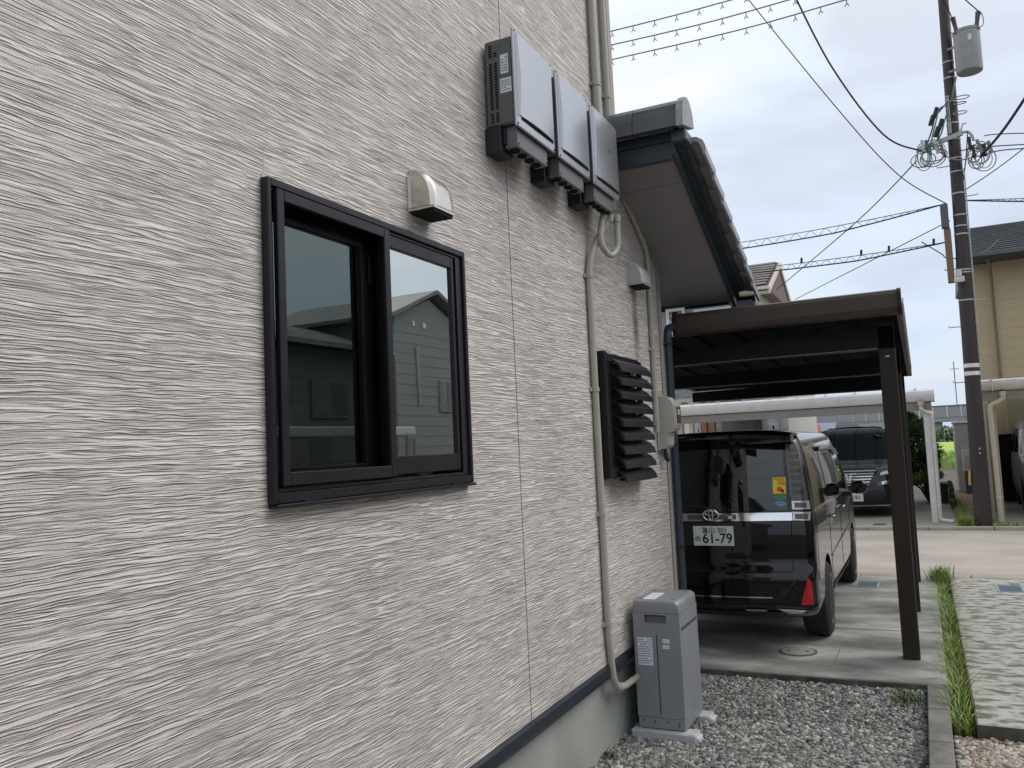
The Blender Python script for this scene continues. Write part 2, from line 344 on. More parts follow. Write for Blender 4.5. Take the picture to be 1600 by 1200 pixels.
obj('ring', MB().lathe([(.130,-.03),(.150,-.03),(.150,.005),(.130,.005)], (-1.02,7.1,0), seg=40), mat('ring_dark', (.10,.10,.09), .8), mh)
obj('cover', MB().lathe([(0.001,-.03),(.127,-.03),(.127,.008),(.001,.008)], (-1.02,7.1,0), seg=40), mat('cover_conc', (.30,.295,.27), .8, bump=.001), mh)
q = MB()
for s in (-1,1): q.box(-1.02+s*.07-.012, -1.02+s*.07+.012, 7.09, 7.11, .0082, .0105)
obj('lift_hole', q, HOLE, mh)

# ------------------------------------------------------------------ gravel (real stones), grass, weeds
def col_mat(name, rough=.75, sub=0):
    m = bpy.data.materials.new(name); m.use_nodes = True; t = m.node_tree; b = t.nodes['Principled BSDF']
    a = t.nodes.new('ShaderNodeAttribute'); a.attribute_name = 'stone_colour'
    n = t.nodes.new('ShaderNodeTexNoise'); n.inputs['Scale'].default_value = 90
    tcn = t.nodes.new('ShaderNodeTexCoord'); t.links.new(tcn.outputs['Object'], n.inputs['Vector'])
    mr_ = t.nodes.new('ShaderNodeMapRange'); mr_.inputs[3].default_value = .75; mr_.inputs[4].default_value = 1.25; t.links.new(n.outputs[0], mr_.inputs[0])
    mm = t.nodes.new('ShaderNodeMix'); mm.data_type = 'RGBA'; mm.blend_type = 'MULTIPLY'; mm.inputs[0].default_value = 1
    t.links.new(a.outputs['Color'], mm.inputs[6]); t.links.new(mr_.outputs[0], mm.inputs[7]); t.links.new(mm.outputs[2], b.inputs['Base Color']); b.inputs['Roughness'].default_value = rough
    return m
def npmesh(name, V, F, cols, m, smooth=True):
    me = bpy.data.meshes.new(name); me.vertices.add(len(V)); me.vertices.foreach_set('co', V.astype(np.float32).ravel())
    k = F.shape[1]; me.loops.add(F.size); me.loops.foreach_set('vertex_index', F.astype(np.int32).ravel()); me.polygons.add(len(F))
    me.polygons.foreach_set('loop_start', np.arange(0, F.size, k, dtype=np.int32))
    me.polygons.foreach_set('use_smooth', np.full(len(F), smooth))
    if cols is not None:
        at_ = me.color_attributes.new('stone_colour', 'FLOAT_COLOR', 'POINT'); at_.data.foreach_set('color', np.c_[cols, np.ones(len(cols))].astype(np.float32).ravel())
    me.materials.append(m); me.update(calc_edges=True); me.validate()
    o = bpy.data.objects.new(name, me); COL.objects.link(o); return o
bm = bmesh.new(); bmesh.ops.create_icosphere(bm, subdivisions=2, radius=1); bm.verts.index_update()
ICO2 = np.array([v.co[:] for v in bm.verts]); ICOF2 = np.array([[v.index for v in f.verts] for f in bm.faces]); bm.free()
bm = bmesh.new(); bmesh.ops.create_icosphere(bm, subdivisions=1, radius=1); bm.verts.index_update()
ICO1 = np.array([v.co[:] for v in bm.verts]); ICOF1 = np.array([[v.index for v in f.verts] for f in bm.faces]); bm.free()
def gravel(name, x0, x1, y0, y1, ztop, size, palette, label_mat, layers=2, skip=None, rise=0):
    Vs, Fs, Cs = [], [], []; o = 0
    for lay in range(layers):
        st = size*1.55; nx, ny = int((x1-x0)/st), int((y1-y0)/st)
        gx, gy = np.meshgrid(np.arange(nx), np.arange(ny)); n = nx*ny
        X = x0+(gx.ravel()+.5+rng.uniform(-.42,.42,n)+.5*(lay))*st; Y = y0+(gy.ravel()+.5+rng.uniform(-.42,.42,n)+.5*lay)*st
        Z = ztop-size*.55+rng.uniform(-.4,.35,n)*size-(.35*size if lay == 0 else 0)
        ok = (X < x1-.01)&(X > x0+.005)&(Y > y0)&(Y < y1-.005)
        if skip is not None: ok &= ~skip(X, Y)
        X, Y, Z = X[ok], Y[ok], Z[ok]+rise*np.clip((Y[ok]-5.2)/1.24,0,1); n = len(X)
        S = size*np.clip(rng.lognormal(0,.30,n),.5,1.9)
        near = Y < 5.6
        for B, F, sel in ((ICO2, ICOF2, near), (ICO1, ICOF1, ~near)):
            k = sel.sum()
            if not k: continue
            ax = np.stack([rng.uniform(.8,1.25,k), rng.uniform(.62,1.0,k), rng.uniform(.42,.75,k)],1)*S[sel][:,None]
            V = B[None]*ax[:,None]*(1+rng.uniform(-.13,.13,(k,len(B),1)))
            th = rng.uniform(0,2*PI,k); t2 = rng.normal(0,.35,k)
            c, s = np.cos(t2)[:,None], np.sin(t2)[:,None]; V[...,1], V[...,2] = V[...,1]*c-V[...,2]*s, V[...,1]*s+V[...,2]*c
            c, s = np.cos(th)[:,None], np.sin(th)[:,None]; V[...,0], V[...,1] = V[...,0]*c-V[...,1]*s, V[...,0]*s+V[...,1]*c
            V += np.stack([X[sel],Y[sel],Z[sel]],1)[:,None]
            P = np.array(palette)[rng.choice(len(palette), k, p=None)]*rng.uniform(.6,1.3,(k,1))
            Vs.append(V.reshape(-1,3)); Fs.append((F[None]+(np.arange(k)*len(B))[:,None,None]).reshape(-1,3)+o); Cs.append(np.repeat(P, len(B), 0)); o += k*len(B)
    return tag(npmesh(name, np.concatenate(Vs), np.concatenate(Fs), np.concatenate(Cs), label_mat), kind='stuff')
STONE = col_mat('river_pebbles')
PAL = [(.20,.205,.19),(.26,.26,.24),(.11,.12,.125),(.31,.31,.28),(.20,.18,.15),(.44,.44,.41),(.14,.16,.175),(.22,.17,.125),(.08,.09,.10),(.28,.295,.29),(.34,.33,.29)]
PAL2 = [(.42,.38,.33),(.34,.28,.23),(.48,.46,.42),(.28,.27,.25),(.45,.34,.25),(.38,.37,.36),(.52,.48,.42),(.30,.22,.17)]
g1 = gravel('gravel', -1.86, -.095, 3.6, 6.44, -.105, .0130, PAL, STONE, 2, None, .062); g1['label'] = 'grey river pebbles between the house and the driveway'; g1['category'] = 'gravel'
g2 = gravel('gravel', .035, 1.3, 4.3, 5.66, -.075, .0165, PAL2, STONE, 2); g2['label'] = 'pale tan pebbles in front of the stained slab'; g2['category'] = 'gravel'
def grass(name, n, fx, fy, hmin, hmax, cols, wid=.004, lean=.5, z=-.12):
    X, Y = fx(n), fy(n); h = rng.uniform(hmin, hmax, n); a = rng.uniform(0,2*PI,n); l = rng.uniform(.1,lean,n)*h; w = wid*rng.uniform(.6,1.4,n); b = a+PI/2+rng.normal(0,.3,n)
    zz = np.full(n, z) if np.isscalar(z) else z
    def p(dx, dy, dz): return np.stack([X+dx, Y+dy, zz+dz],1)
    V = np.stack([p(-w*np.cos(b),-w*np.sin(b),0), p(w*np.cos(b),w*np.sin(b),0),
        p(l*.35*np.cos(a)+w*.8*np.cos(b), l*.35*np.sin(a)+w*.8*np.sin(b), h*.6), p(l*.35*np.cos(a)-w*.8*np.cos(b), l*.35*np.sin(a)-w*.8*np.sin(b), h*.6),
        p(l*np.cos(a), l*np.sin(a), h*.95)],1).reshape(-1,3)
    B = np.arange(n)[:,None]*5
    F = np.concatenate([B+[[0,1,2]], B+[[0,2,3]], B+[[3,2,4]]])
    C = np.array(cols)[rng.integers(0,len(cols),n)]*rng.uniform(.7,1.3,(n,1))
    return npmesh(name, V, F, np.repeat(C,5,0), GRASSM, False)
GRASSM = col_mat('grass_blades', .55)
GC = [(.17,.30,.04),(.22,.36,.05),(.11,.20,.03),(.28,.38,.08),(.16,.28,.05),(.30,.33,.10),(.38,.33,.17),(.13,.20,.05)]
def clumps(n):
    cy = rng.uniform(5.68,11.0,90); k = rng.integers(0,90,n); y = cy[k]+rng.normal(0,.055,n); return np.where(rng.random(n) < .35, rng.uniform(5.68,11,n), y).clip(5.68,11.02)
gs = tag(grass('grass_strip', 12000, lambda n: rng.normal(.092,.028,n).clip(.04,.158), clumps, .03, .185, GC, .0036, 1.3), 'bright green weeds growing in the slot beside the driveway', 'grass', kind='stuff')
tag(grass('tall_weeds', 300, lambda n: rng.normal(.07,.055,n), lambda n: rng.normal(10.9,.12,n).clip(10.5,11.05), .05, .22, GC, .0045, .9, -.02), 'taller tuft of weeds at the road end of the grass strip', 'grass', kind='stuff')
tag(grass('far_weeds', 2600, lambda n: rng.normal(.60,.045,n), lambda n: 16.7+6.5*rng.beta(.6,2.0,n), .05, .24, GC, .006, 1.2, -.03), 'tall green weeds along the brick path across the road', 'grass', kind='stuff')
tag(grass('kerb_weeds', 900, lambda n: rng.uniform(1.0,3.5,n), lambda n: rng.normal(16.72,.06,n), .03, .13, GC, .008, .6, -.02), 'low weeds behind the far kerb at the foot of the pole', 'grass', kind='stuff')
GC2 = [(.05,.09,.03),(.08,.13,.04)]
def moss(cx, cy, r, n, nm): return tag(grass(nm, n, lambda k: rng.normal(cx, r, k), lambda k: rng.normal(cy, r*1.3, k), .012, .04, GC2, .004, 1.4, -.105+.062*max(0,min(1,(cy-5.2)/1.24))), kind='stuff')
for (cx, cy, r, n, lab) in ((-.20,6.20,.055,260,'small weed patch in the gravel by the driveway corner'), (-1.80,4.75,.03,90,'weeds at the foot of the house foundation'), (.5,4.95,.05,130,'weed among the pale tan pebbles')):
    o = moss(cx, cy, r, n, 'weed_patch'); o['label'] = lab; o['category'] = 'weeds'
# small flat paving stone at lower right
single('paving_stone', MB().box(.30,.62,4.62,4.90,-.11,-.055,.008), BLOCK, 'flat grey paving stone at the lower right corner of the tan pebbles', 'stone')

# ------------------------------------------------------------------ the house
XW = -1.78
H = thing('house', 'house with striated off white siding, dark window and lower tiled wing', 'house', (XW, 2, 0))
slope = (2.87-3.56)/(6.83-5.25)
zs = lambda y: 3.56+slope*(y-5.25)      # soffit height
WIN = (1.955, 3.185, 1.61, 2.60)
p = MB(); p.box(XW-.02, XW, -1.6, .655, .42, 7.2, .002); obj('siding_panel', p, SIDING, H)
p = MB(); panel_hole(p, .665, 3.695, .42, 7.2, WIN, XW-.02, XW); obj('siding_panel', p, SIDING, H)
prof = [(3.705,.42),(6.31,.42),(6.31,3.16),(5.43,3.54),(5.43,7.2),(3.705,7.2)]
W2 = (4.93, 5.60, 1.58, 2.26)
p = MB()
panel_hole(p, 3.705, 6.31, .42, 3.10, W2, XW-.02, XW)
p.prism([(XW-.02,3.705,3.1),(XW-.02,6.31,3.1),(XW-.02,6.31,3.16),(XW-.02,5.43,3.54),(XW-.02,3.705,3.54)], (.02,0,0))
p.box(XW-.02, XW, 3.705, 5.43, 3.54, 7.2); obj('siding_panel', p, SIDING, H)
SIDED = mat('corner_piece', (.36,.33,.30), .6, bump=.004, bscale=1, stretch=(60,60,90), var=.25, vscale=60)
obj('corner_trim', MB().prism([(XW+.006,6.32,.42),(XW+.006,6.40,.42),(XW-.08,6.415,.42),(XW-.08,6.33,.42)], (0,0,2.69)), SIDED, H)
obj('corner_trim', MB().prism([(XW+.006,5.44,3.5),(XW+.006,5.51,3.5),(XW-.08,5.525,3.5),(XW-.08,5.45,3.5)], (0,0,3.7)), SIDED, H)
for (y, z0, z1) in ((.66,.42,7.2),(3.70,.42,7.2)): obj('joint_seal', MB().box(XW-.02, XW-.004, y-.005, y+.005, z0, z1), CAULK, H)
obj('joint_seal', MB().box(XW-.004, XW+.0012, 1.952, 1.957, 2.60, 2.685), CAULK2, H)
obj('window_caulk', MB().box(XW-.005, XW+.004, 1.941, 1.9545, 1.60, 2.61), CAULK2, H)
obj('end_wall', MB().box(-7.5, XW-.08, 6.36, 6.40, .42, 3.0), SIDING, H)
obj('end_wall', MB().box(-7.5, XW-.08, 5.47, 5.51, 3.0, 7.2), SIDING, H)
obj('end_wall', MB().box(-7.5, XW-.022, -1.6, -1.57, .0, 7.2), SIDING, H)
obj('back_wall', MB().box(-7.5, -7.46, -1.56, 6.35, 0, 7.2), SIDING, H)
obj('ceiling', MB().box(-7.4, XW-.03, -1.55, 5.46, 7.1, 7.18), SOFFIT, H)
obj('main_roof', MB().prism([(-4.7,-2.0,8.9),(-1.5,-2.0,7.22),(-1.2,-2.0,7.1),(-4.7,-2.0,9.1)], (0,8.0,0)).prism([(-4.7,-2.0,8.9),(-4.7,-2.0,9.1),(-8.1,-2,7.1),(-7.9,-2,7.1)], (0,8,0)), TILE, H)
obj('base_trim', MB().prism([(XW-.03,-1.6,.345),(XW+.004,-1.6,.335),(XW+.016,-1.6,.36),(XW+.016,-1.6,.405),(XW+.002,-1.6,.418),(XW-.03,-1.6,.418)], (0,8.01,0)), TRIM, H, label='dark navy drip trim under the siding')
obj('foundation', MB().box(-7.45, XW-.045, -1.58, 6.38, -.3, .37, .004), FOUND, H)
# room behind the window
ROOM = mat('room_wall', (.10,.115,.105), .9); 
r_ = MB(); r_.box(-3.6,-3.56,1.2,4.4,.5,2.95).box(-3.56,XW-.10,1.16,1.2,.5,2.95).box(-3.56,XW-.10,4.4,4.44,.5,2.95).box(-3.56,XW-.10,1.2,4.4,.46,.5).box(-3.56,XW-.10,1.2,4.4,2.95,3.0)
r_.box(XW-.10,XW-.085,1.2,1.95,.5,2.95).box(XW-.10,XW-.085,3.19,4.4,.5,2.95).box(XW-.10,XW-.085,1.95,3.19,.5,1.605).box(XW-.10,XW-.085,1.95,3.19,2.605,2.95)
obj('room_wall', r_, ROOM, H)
CURT = mat('pale_curtain', (.72,.80,.74), .8)
c_ = MB(); n = 90; ys = np.linspace(1.97,3.17,n); xs = XW-.16+.02*np.sin(ys*55)
c_.add([(xs[i],ys[i],z) for z in (1.6,2.62) for i in range(n)], [(i,i+1,n+i+1,n+i) for i in range(n-1)]); obj('curtain', c_, CURT, H, smooth=60)

# main sliding window
win = tag(obj('window', MB().box(XW-.085,XW+.012,1.955,1.975,1.61,2.60).box(XW-.085,XW+.012,3.165,3.185,1.61,2.60).box(XW-.085,XW+.012,1.975,3.165,1.61,1.632).box(XW-.085,XW+.012,1.975,3.165,2.58,2.60), FRAME2, H), 'dark aluminium sliding window with insect screen on its left half')
def rect_frame(x0, x1, y0, y1, z0, z1, l, r, b, t_, bev=.002):
    return MB().box(x0,x1,y0,y0+l,z0,z1,bev).box(x0,x1,y1-r,y1,z0,z1,bev).box(x0,x1,y0+l+.0005,y1-r-.0005,z0,z0+b,bev).box(x0,x1,y0+l+.0005,y1-r-.0005,z1-t_,z1,bev)
obj('outer_frame', rect_frame(XW+.001, XW+.032, 1.935, 3.172, 1.588, 2.597, .017, .020, .032, .026, .003), FRAME, win)
obj('outer_frame', rect_frame(XW-.07, XW+.020, 1.953, 3.150, 1.622, 2.570, .006, .045, .012, .010, .001), FRAME2, win)
obj('sill', MB().box(XW-.0, XW+.042, 1.94, 3.176, 1.575, 1.587, .003).box(XW+.034, XW+.040, 2.06, 2.14, 1.588, 1.594, .001).box(XW+.034, XW+.040, 2.98, 3.07, 1.588, 1.594, .001), FRAME, win)
obj('screen_sash', rect_frame(XW+.018, XW+.040, 1.968, 2.580, 1.640, 2.566, .033, .036, .042, .036, .003), FRAME, win)
obj('glazed_sash', rect_frame(XW-.010, XW+.016, 2.548, 3.092, 1.645, 2.560, .036, .022, .070, .050, .003), FRAME, win)
obj('glazed_sash', rect_frame(XW-.060, XW-.030, 1.985, 2.600, 1.645, 2.560, .030, .110, .050, .070, .003), FRAME2, win)
obj('latch', MB().box(XW-.030,XW-.016,2.52,2.535,2.36,2.46,.002), FRAME, win)
def glass_mat(name, tint, refl, trans, rough=0.0):
    m = bpy.data.materials.new(name); m.use_nodes = True; t = m.node_tree; t.nodes.clear(); K = t.links.new
    o = t.nodes.new('ShaderNodeOutputMaterial'); g = t.nodes.new('ShaderNodeBsdfGlossy'); g.inputs['Roughness'].default_value = rough; g.inputs[0].default_value = refl+(1,)
    tr = t.nodes.new('ShaderNodeBsdfTransparent'); tr.inputs[0].default_value = trans+(1,)
    fr = t.nodes.new('ShaderNodeFresnel'); fr.inputs[0].default_value = tint
    tcn = t.nodes.new('ShaderNodeTexCoord'); nn = t.nodes.new('ShaderNodeTexNoise'); nn.inputs['Scale'].default_value = 2.2; K(tcn.outputs['Object'], nn.inputs['Vector'])
    bp = t.nodes.new('ShaderNodeBump'); bp.inputs['Distance'].default_value = .0003; K(nn.outputs[0], bp.inputs['Height']); K(bp.outputs[0], g.inputs['Normal'])
    ms = t.nodes.new('ShaderNodeMixShader'); K(fr.outputs[0], ms.inputs[0]); K(tr.outputs[0], ms.inputs[1]); K(g.outputs[0], ms.inputs[2]); K(ms.outputs[0], o.inputs[0]); return m
LOWE = glass_mat('low_e_glass', 8.5, (.93,.97,.94), (.88,.94,.91))
LOWE2 = glass_mat('inner_glass', 4.8, (.70,.75,.73), (.58,.63,.61))
obj('glass', MB().box(XW-.0, XW+.005, 2.584, 3.07, 1.715, 2.51), LOWE, win)
obj('glass', MB().box(XW-.048, XW-.043, 2.015, 2.49, 1.695, 2.49), LOWE2, win)
SCR = glass_mat('insect_mesh', 1.05, (.05,.05,.05), (.80,.82,.82), .6)
obj('insect_mesh', MB().box(XW+.026, XW+.0265, 2.001, 2.544, 1.682, 2.53), SCR, win)

# louvred window
lw = tag(obj('window', MB().box(XW-.06,XW+.015,4.83,4.86,1.51,2.31,.003).box(XW-.06,XW+.015,5.66,5.69,1.51,2.31,.003).box(XW-.06,XW+.015,4.861,5.659,1.51,1.55,.003).box(XW-.06,XW+.015,4.861,5.659,2.27,2.31,.003), FRAME, H), 'black louvred shutter window behind the conduit')
obj('backing', MB().box(XW-.055,XW-.045,4.85,5.67,1.53,2.29), FRAME2, lw)
obj('side_rail', MB().box(XW+.016,XW+.060,4.845,4.90,1.515,2.305,.003).box(XW+.016,XW+.05,4.94,4.975,1.53,2.26,.003).box(XW+.016,XW+.060,4.90,5.0,1.515,1.58,.003).box(XW+.016,XW+.06,4.90,5.02,2.24,2.295,.003), FRAME, lw)
lou = None
for i in range(9):
    z = 2.225-i*.0875
    q = MB().prism([(XW+.030,4.985,z-.03),(XW+.036,4.985,z-.034),(XW+.062,4.985,z-.028),(XW+.125,4.985,z+.036),(XW+.118,4.985,z+.042),(XW+.050,4.985,z+.030)], (0,.66,0)) if i == 0 else None
    if i == 0:
        q = MB().prism([(XW+.112,4.985,z-.045),(XW+.122,4.985,z-.044),(XW+.112,4.985,z-.008),(XW+.085,4.985,z+.022),(XW+.045,4.985,z+.046),(XW+.038,4.985,z+.040),(XW+.078,4.985,z+.014),(XW+.100,4.985,z-.014)], (0,.655,0))
        lou = obj('louvre_slat', q, mat('louvre_black', (.013,.012,.017), .38, metal=0), lw)
    else: dupe(lou, (0,0,-.0875*i))
obj('side_rail', MB().box(XW+.016,XW+.05,5.60,5.64,1.50,2.29,.003).box(XW+.03,XW+.07,5.1,5.5,1.488,1.508,.002), FRAME, lw)

# wing roof
RX = -1.31
rf = tag(obj('wing_roof', MB().prism([(-7.6,5.22,3.74),(-7.6,6.95,3.74+slope*1.73),(-7.6,6.95,3.70+slope*1.73),(-7.6,5.22,3.70)], (6.38,0,0)), TILE, H), 'low tiled roof of the side wing')
for (a, b) in ((5.255,5.47),(5.475,6.42),(6.425,6.84)):
    obj('soffit_panel', MB().prism([(-2.6 if a > 6.3 else XW+.001,a,zs(a)),(RX,a,zs(a)),(RX,a,zs(a)+.012),(-2.6 if a > 6.3 else XW+.001,a,zs(a)+.012)], (0,b-a,slope*(b-a))), SOFFIT, rf)
obj('front_fascia', MB().box(-7.5,RX+.004,5.20,5.25,3.545,3.66,.003).box(-7.5,RX+.012,5.185,5.25,3.661,3.72,.003), FASCIA, rf)
def rake(x0, x1, lo, hi, y0=5.19, y1=6.93): return MB().prism([(x0,y0,zs(y0)+lo),(x0,y1,zs(y1)+lo),(x0,y1,zs(y1)+hi),(x0,y0,zs(y0)+hi)], (x1-x0,0,0))
obj('rake_board', rake(RX+.001, RX+.024, -.018, .075), FASCIA, rf); obj('rake_board', rake(RX+.025, RX+.055, .058, .150), FASCIA, rf)
obj('eave_fascia', MB().box(-7.5,RX+.02,6.845,6.87,zs(6.84)-.02,zs(6.84)+.13,.002), FASCIA, rf)
gt = MB(); n = 10
for k in range(n):
    a0, a1 = PI+PI*k/n, PI+PI*(k+1)/n; c = (6.925, zs(6.84)+.045)
    gt.prism([(-7.4,c[0]+.055*math.cos(a0),c[1]+.05*math.sin(a0)),(-7.4,c[0]+.055*math.cos(a1),c[1]+.05*math.sin(a1)),(-7.4,c[0]+.051*math.cos(a1),c[1]+.046*math.sin(a1)),(-7.4,c[0]+.051*math.cos(a0),c[1]+.046*math.sin(a0))], (6.1,0,0))
obj('gutter', gt, FASCIA, rf)
# ridge cap in segments with an end tile
def capseg(x0, x1, k=1.0, m=TILE):
    pr = [(5.06,3.705),(5.075,3.80),(5.10,3.86),(5.15,3.90),(5.21,3.915),(5.27,3.90),(5.32,3.85),(5.34,3.77)]
    pr = [(5.2+(y-5.2)*k, 3.80+(z-3.80)*k) for y, z in pr]
    return obj('ridge_tile', MB().prism([(x0,y,z) for y, z in pr], (x1-x0,0,0)), m, rf)
for (a, b) in ((-2.6,-2.02),(-2.016,-1.525),(-1.521,-1.235)): capseg(a, b)
capseg(-1.234, -1.19, 1.10, TILEL)
obj('ridge_tile', MB().box(-1.30,-1.20,5.15,5.32,3.64,3.71,.01), TILE, rf)
# rake tiles stepping down the slope
t0 = 5.33; n_t = 7; dy = .245
yt = t0; q = MB(); zt = zs(yt)+.17
def raketile(y, z):
    mb = MB(); L_ = .285; s2 = slope+.14
    pf = [(-1.42,0),(-1.235,.020),(-1.175,.014),(-1.135,-.012),(-1.118,-.055),(-1.122,-.105),(-1.136,-.108),(-1.145,-.06),(-1.165,-.02),(-1.24,-.006),(-1.42,-.02)]
    return mb.prism([(x, y, z+h) for x, h in pf], (0, L_, L_*s2))
first = obj('rake_tile', raketile(t0, zs(t0)+.165), mat('rake_tile_grey', (.36,.37,.39), .38, var=.22, vscale=10, bump=.001), rf)  # paler than the other roof tiles, sky reflection put into the colour
for i in range(1, n_t): dupe(first, (0, dy*i, dy*slope*i))
q = MB()
for i in range(n_t+1): q.box(-7.5,-1.43,t0+dy*i-.02,t0+dy*i,zs(t0+dy*i)+.155,zs(t0+dy*i)+.19)
obj('tile_course', q, TILE, rf)

# ------------------------------------------------------------------ things fixed to the wall
def inverter(y0, lab, labels=False, mark=None):
    z0, z1 = 3.25, 3.73; y1 = y0+.455; xf = XW+.19
    r = thing('power_inverter', lab, 'inverter', (XW, y0+.22, z0), 'solar power inverters mounted in a row on the wall')
    obj('case', MB().box(XW+.012, xf-.028, y0+.012, y1-.012, z0+.02, z1-.03, .008), INVS, r)
    # slightly bowed front plate with raised centre
    obj('front_plate', MB().box(xf-.027, xf-.012, y0, y1, z0, z1, .004), INVF, r)
    n = 12; mb = MB(); ys = np.linspace(y0+.045, y1-.012, n); 
    def xr(y): return xf-.008+.010*math.sin(PI*(y-ys[0])/(ys[-1]-ys[0]))**.8
    za, zb = z0+.055, z1-.02
    vs = [(xr(y), y, z) for z in (za, zb) for y in ys]+[(xf-.0125, y, z) for z in (za, zb) for y in ys]
    mb.add(vs, [(i,i+1,n+i+1,n+i) for i in range(n-1)]+[(2*n+i,i,n+i,3*n+i)[::1] for i in (0,n-1)]+[(2*n+i,2*n+i+1,i+1,i) for i in range(n-1)]+[(n+i,n+i+1,3*n+i+1,3*n+i) for i in range(n-1)])
    obj('front_panel', mb, INVF, r, smooth=35)
    obj('front_groove', MB().box(xf-.0122, xf-.0105, y0+.05, y1-.02, za-.014, za-.001), HOLE, r)
    rb = MB().prism([(xf-.012,y0+.020,za),(xf-.003,y0+.024,za),(xf+.006,y0+.030,(za+zb)/2),(xf-.003,y0+.024,zb),(xf-.012,y0+.020,zb)], (0,.010,0))
    obj('side_rib', rb, INVF, r)
    jb = MB().box(XW+.085, xf-.035, y0+.045, y1-.055, z0-.085, z0+.019, .003); obj('terminal_box', jb, INVB, r)
    hl = None
    for k in range(4):
        c = (XW+.118, y0+.09+k*.082, 0)
        if hl is None: hl = obj('cable_hole', MB().lathe([(.001,z0-.0875),(.020,z0-.0875),(.024,z0-.094),(.024,z0-.085),(.001,z0-.085)], c, seg=16), HOLE, r)
        else: dupe(hl, (0,.082*k,0))
    obj('bracket', MB().box(XW+.001, XW+.085, y0+.005, y0+.135, z0-.11, z0+.018, .004).box(XW+.086, XW+.10, y0+.03, y0+.075, z0-.07, z0+.018, .002), BLACKP, r)
    sc = MB()
    for (yy, zz) in ((y0+.012,z0+.012),(y1-.012,z0+.012),(y0+.012,z1-.012),(y1-.012,z1-.012),(y0+.06,z0-.07),(y1-.07,z0-.07)):
        xx = xf-.012 if zz > z0 else xf-.035; sc.lathe([(.0055,0),(.0055,.002),(.001,.003)], (xx,yy,zz), 'x', 10)
    obj('screw', sc, HOLE, r)
    sl = MB(); vs_ = None
    for cx, k0, k1 in ((XW+.045,0,30),(XW+.072,3,30)):
        for k in range(k0, k1):
            if k in (5,6,25): continue
            z = z1-.06-k*.0130; sl.box(cx-.008, cx+.008, y0+.009, y0+.0118, z-.0035, z+.0035)
    obj('vent_slots', sl, HOLE, r, kind='stuff')
    if labels:
        yl = y0+.0105
        for (a, b, c, d, nn) in ((XW+.098,XW+.140,3.52,3.615,6),(XW+.092,XW+.152,3.425,3.497,5)):
            lb = obj('label', MB().box(a, b, yl, yl+.0014, c, d), LABELW, r)
            lines_print('print', nn, a+.004, b-.004, c+.008, d-.008, lambda x, z: (x, yl-.0003, z), INK, lb)
    if mark == 'dark':
        text('emblem', 'ix', .04, (xf+.0105, y0+.25, 3.515), (PI/2,0,PI/2), INK, r, depth=.0008)
    elif mark == 'light':
        m_ = MB(); 
        for k in range(14):
            a0, a1 = PI*.75+k*.30, PI*.75+(k+1)*.30
            if k > 10: break
            c = (y0+.26, 3.50); m_.add([(xf+.0125, c[0]+rr*math.cos(a), c[1]+rr*1.3*math.sin(a)) for rr, a in ((.014,a0),(.014,a1),(.020,a1),(.020,a0))], [(0,1,2,3)])
        obj('emblem', m_, mat('emblem_pale', (.5,.53,.58), .3, metal=.5), r)
    return r
inverter(3.475, 'nearest of the three grey inverters, its vented side and paper labels in view', True)
inverter(3.99, 'middle of the three grey inverters, between its two neighbours')
inverter(4.515, 'farthest of the three grey inverters, next to the tiled eave with two hoses under it', mark='dark')

def hood(y, z, w, h, lab, m, depth=.115):
    r = thing('vent_hood', lab, 'vent hood', (XW, y, z), 'metal vent hoods on the siding')
    y0, y1, z0, z1 = y-w/2, y+w/2, z-h/2, z+h/2
    # flange with rounded top
    fl = [(y0-.012,z0-.004),(y1+.012,z0-.004)]+[((y0+y1)/2+(w/2+.012)*math.cos(a), z1-.05+.064*math.sin(a)) for a in np.linspace(0.15,PI-.15,12)]
    obj('flange', MB().prism([(XW+.001,a,b) for a, b in fl], (.004,0,0)), m, r)
    # body: side-view arc swept across y, with rounded shoulders
    ns, ny = 12, 14; V = []; 
    for j in range(ny):
        s = -1+2*j/(ny-1); yy = y+s*w/2; k = (1-abs(s)**5)**.35 if abs(s) < 1 else 0
        for i in range(ns):
            a = PI/2*i/(ns-1); dx = depth*math.sin(a)*(.82+.18*k); zt = z1-.008*(1-k)
            V.append((XW+.005+dx, yy, z0+.012+(zt-z0-.012)*math.cos(a)**.75))
    F = [(j*ns+i, j*ns+i+1, (j+1)*ns+i+1, (j+1)*ns+i) for j in range(ny-1) for i in range(ns-1)]
    mb = MB().add(V, F)
    for j in (0, ny-1):
        o = len(mb.v); mb.v.append((XW+.005, V[j*ns][1], z0+.012)); mb.f += [(o, j*ns+i, j*ns+i+1) for i in range(ns-1)]
    obj('hood', mb, m, r, smooth=40)
    obj('lip', MB().box(XW+.005, XW+.005+depth*.98, y0+.002, y1-.002, z0, z0+.0125, .002), m, r)
    obj('mouth', MB().box(XW+.008, XW+depth-.004, y0+.008, y1-.008, z0-.012, z0-.0005), HOLE, r)
hood(2.865, 2.780, .165, .175, 'shiny stainless vent hood above the dark sliding window', STEEL)
hood(5.70, 2.925, .19, .17, 'dull white vent hood with a sooty streak under it, above the louvres', mat('dull_white_hood', (.50,.50,.50), .4, metal=.1), .11)
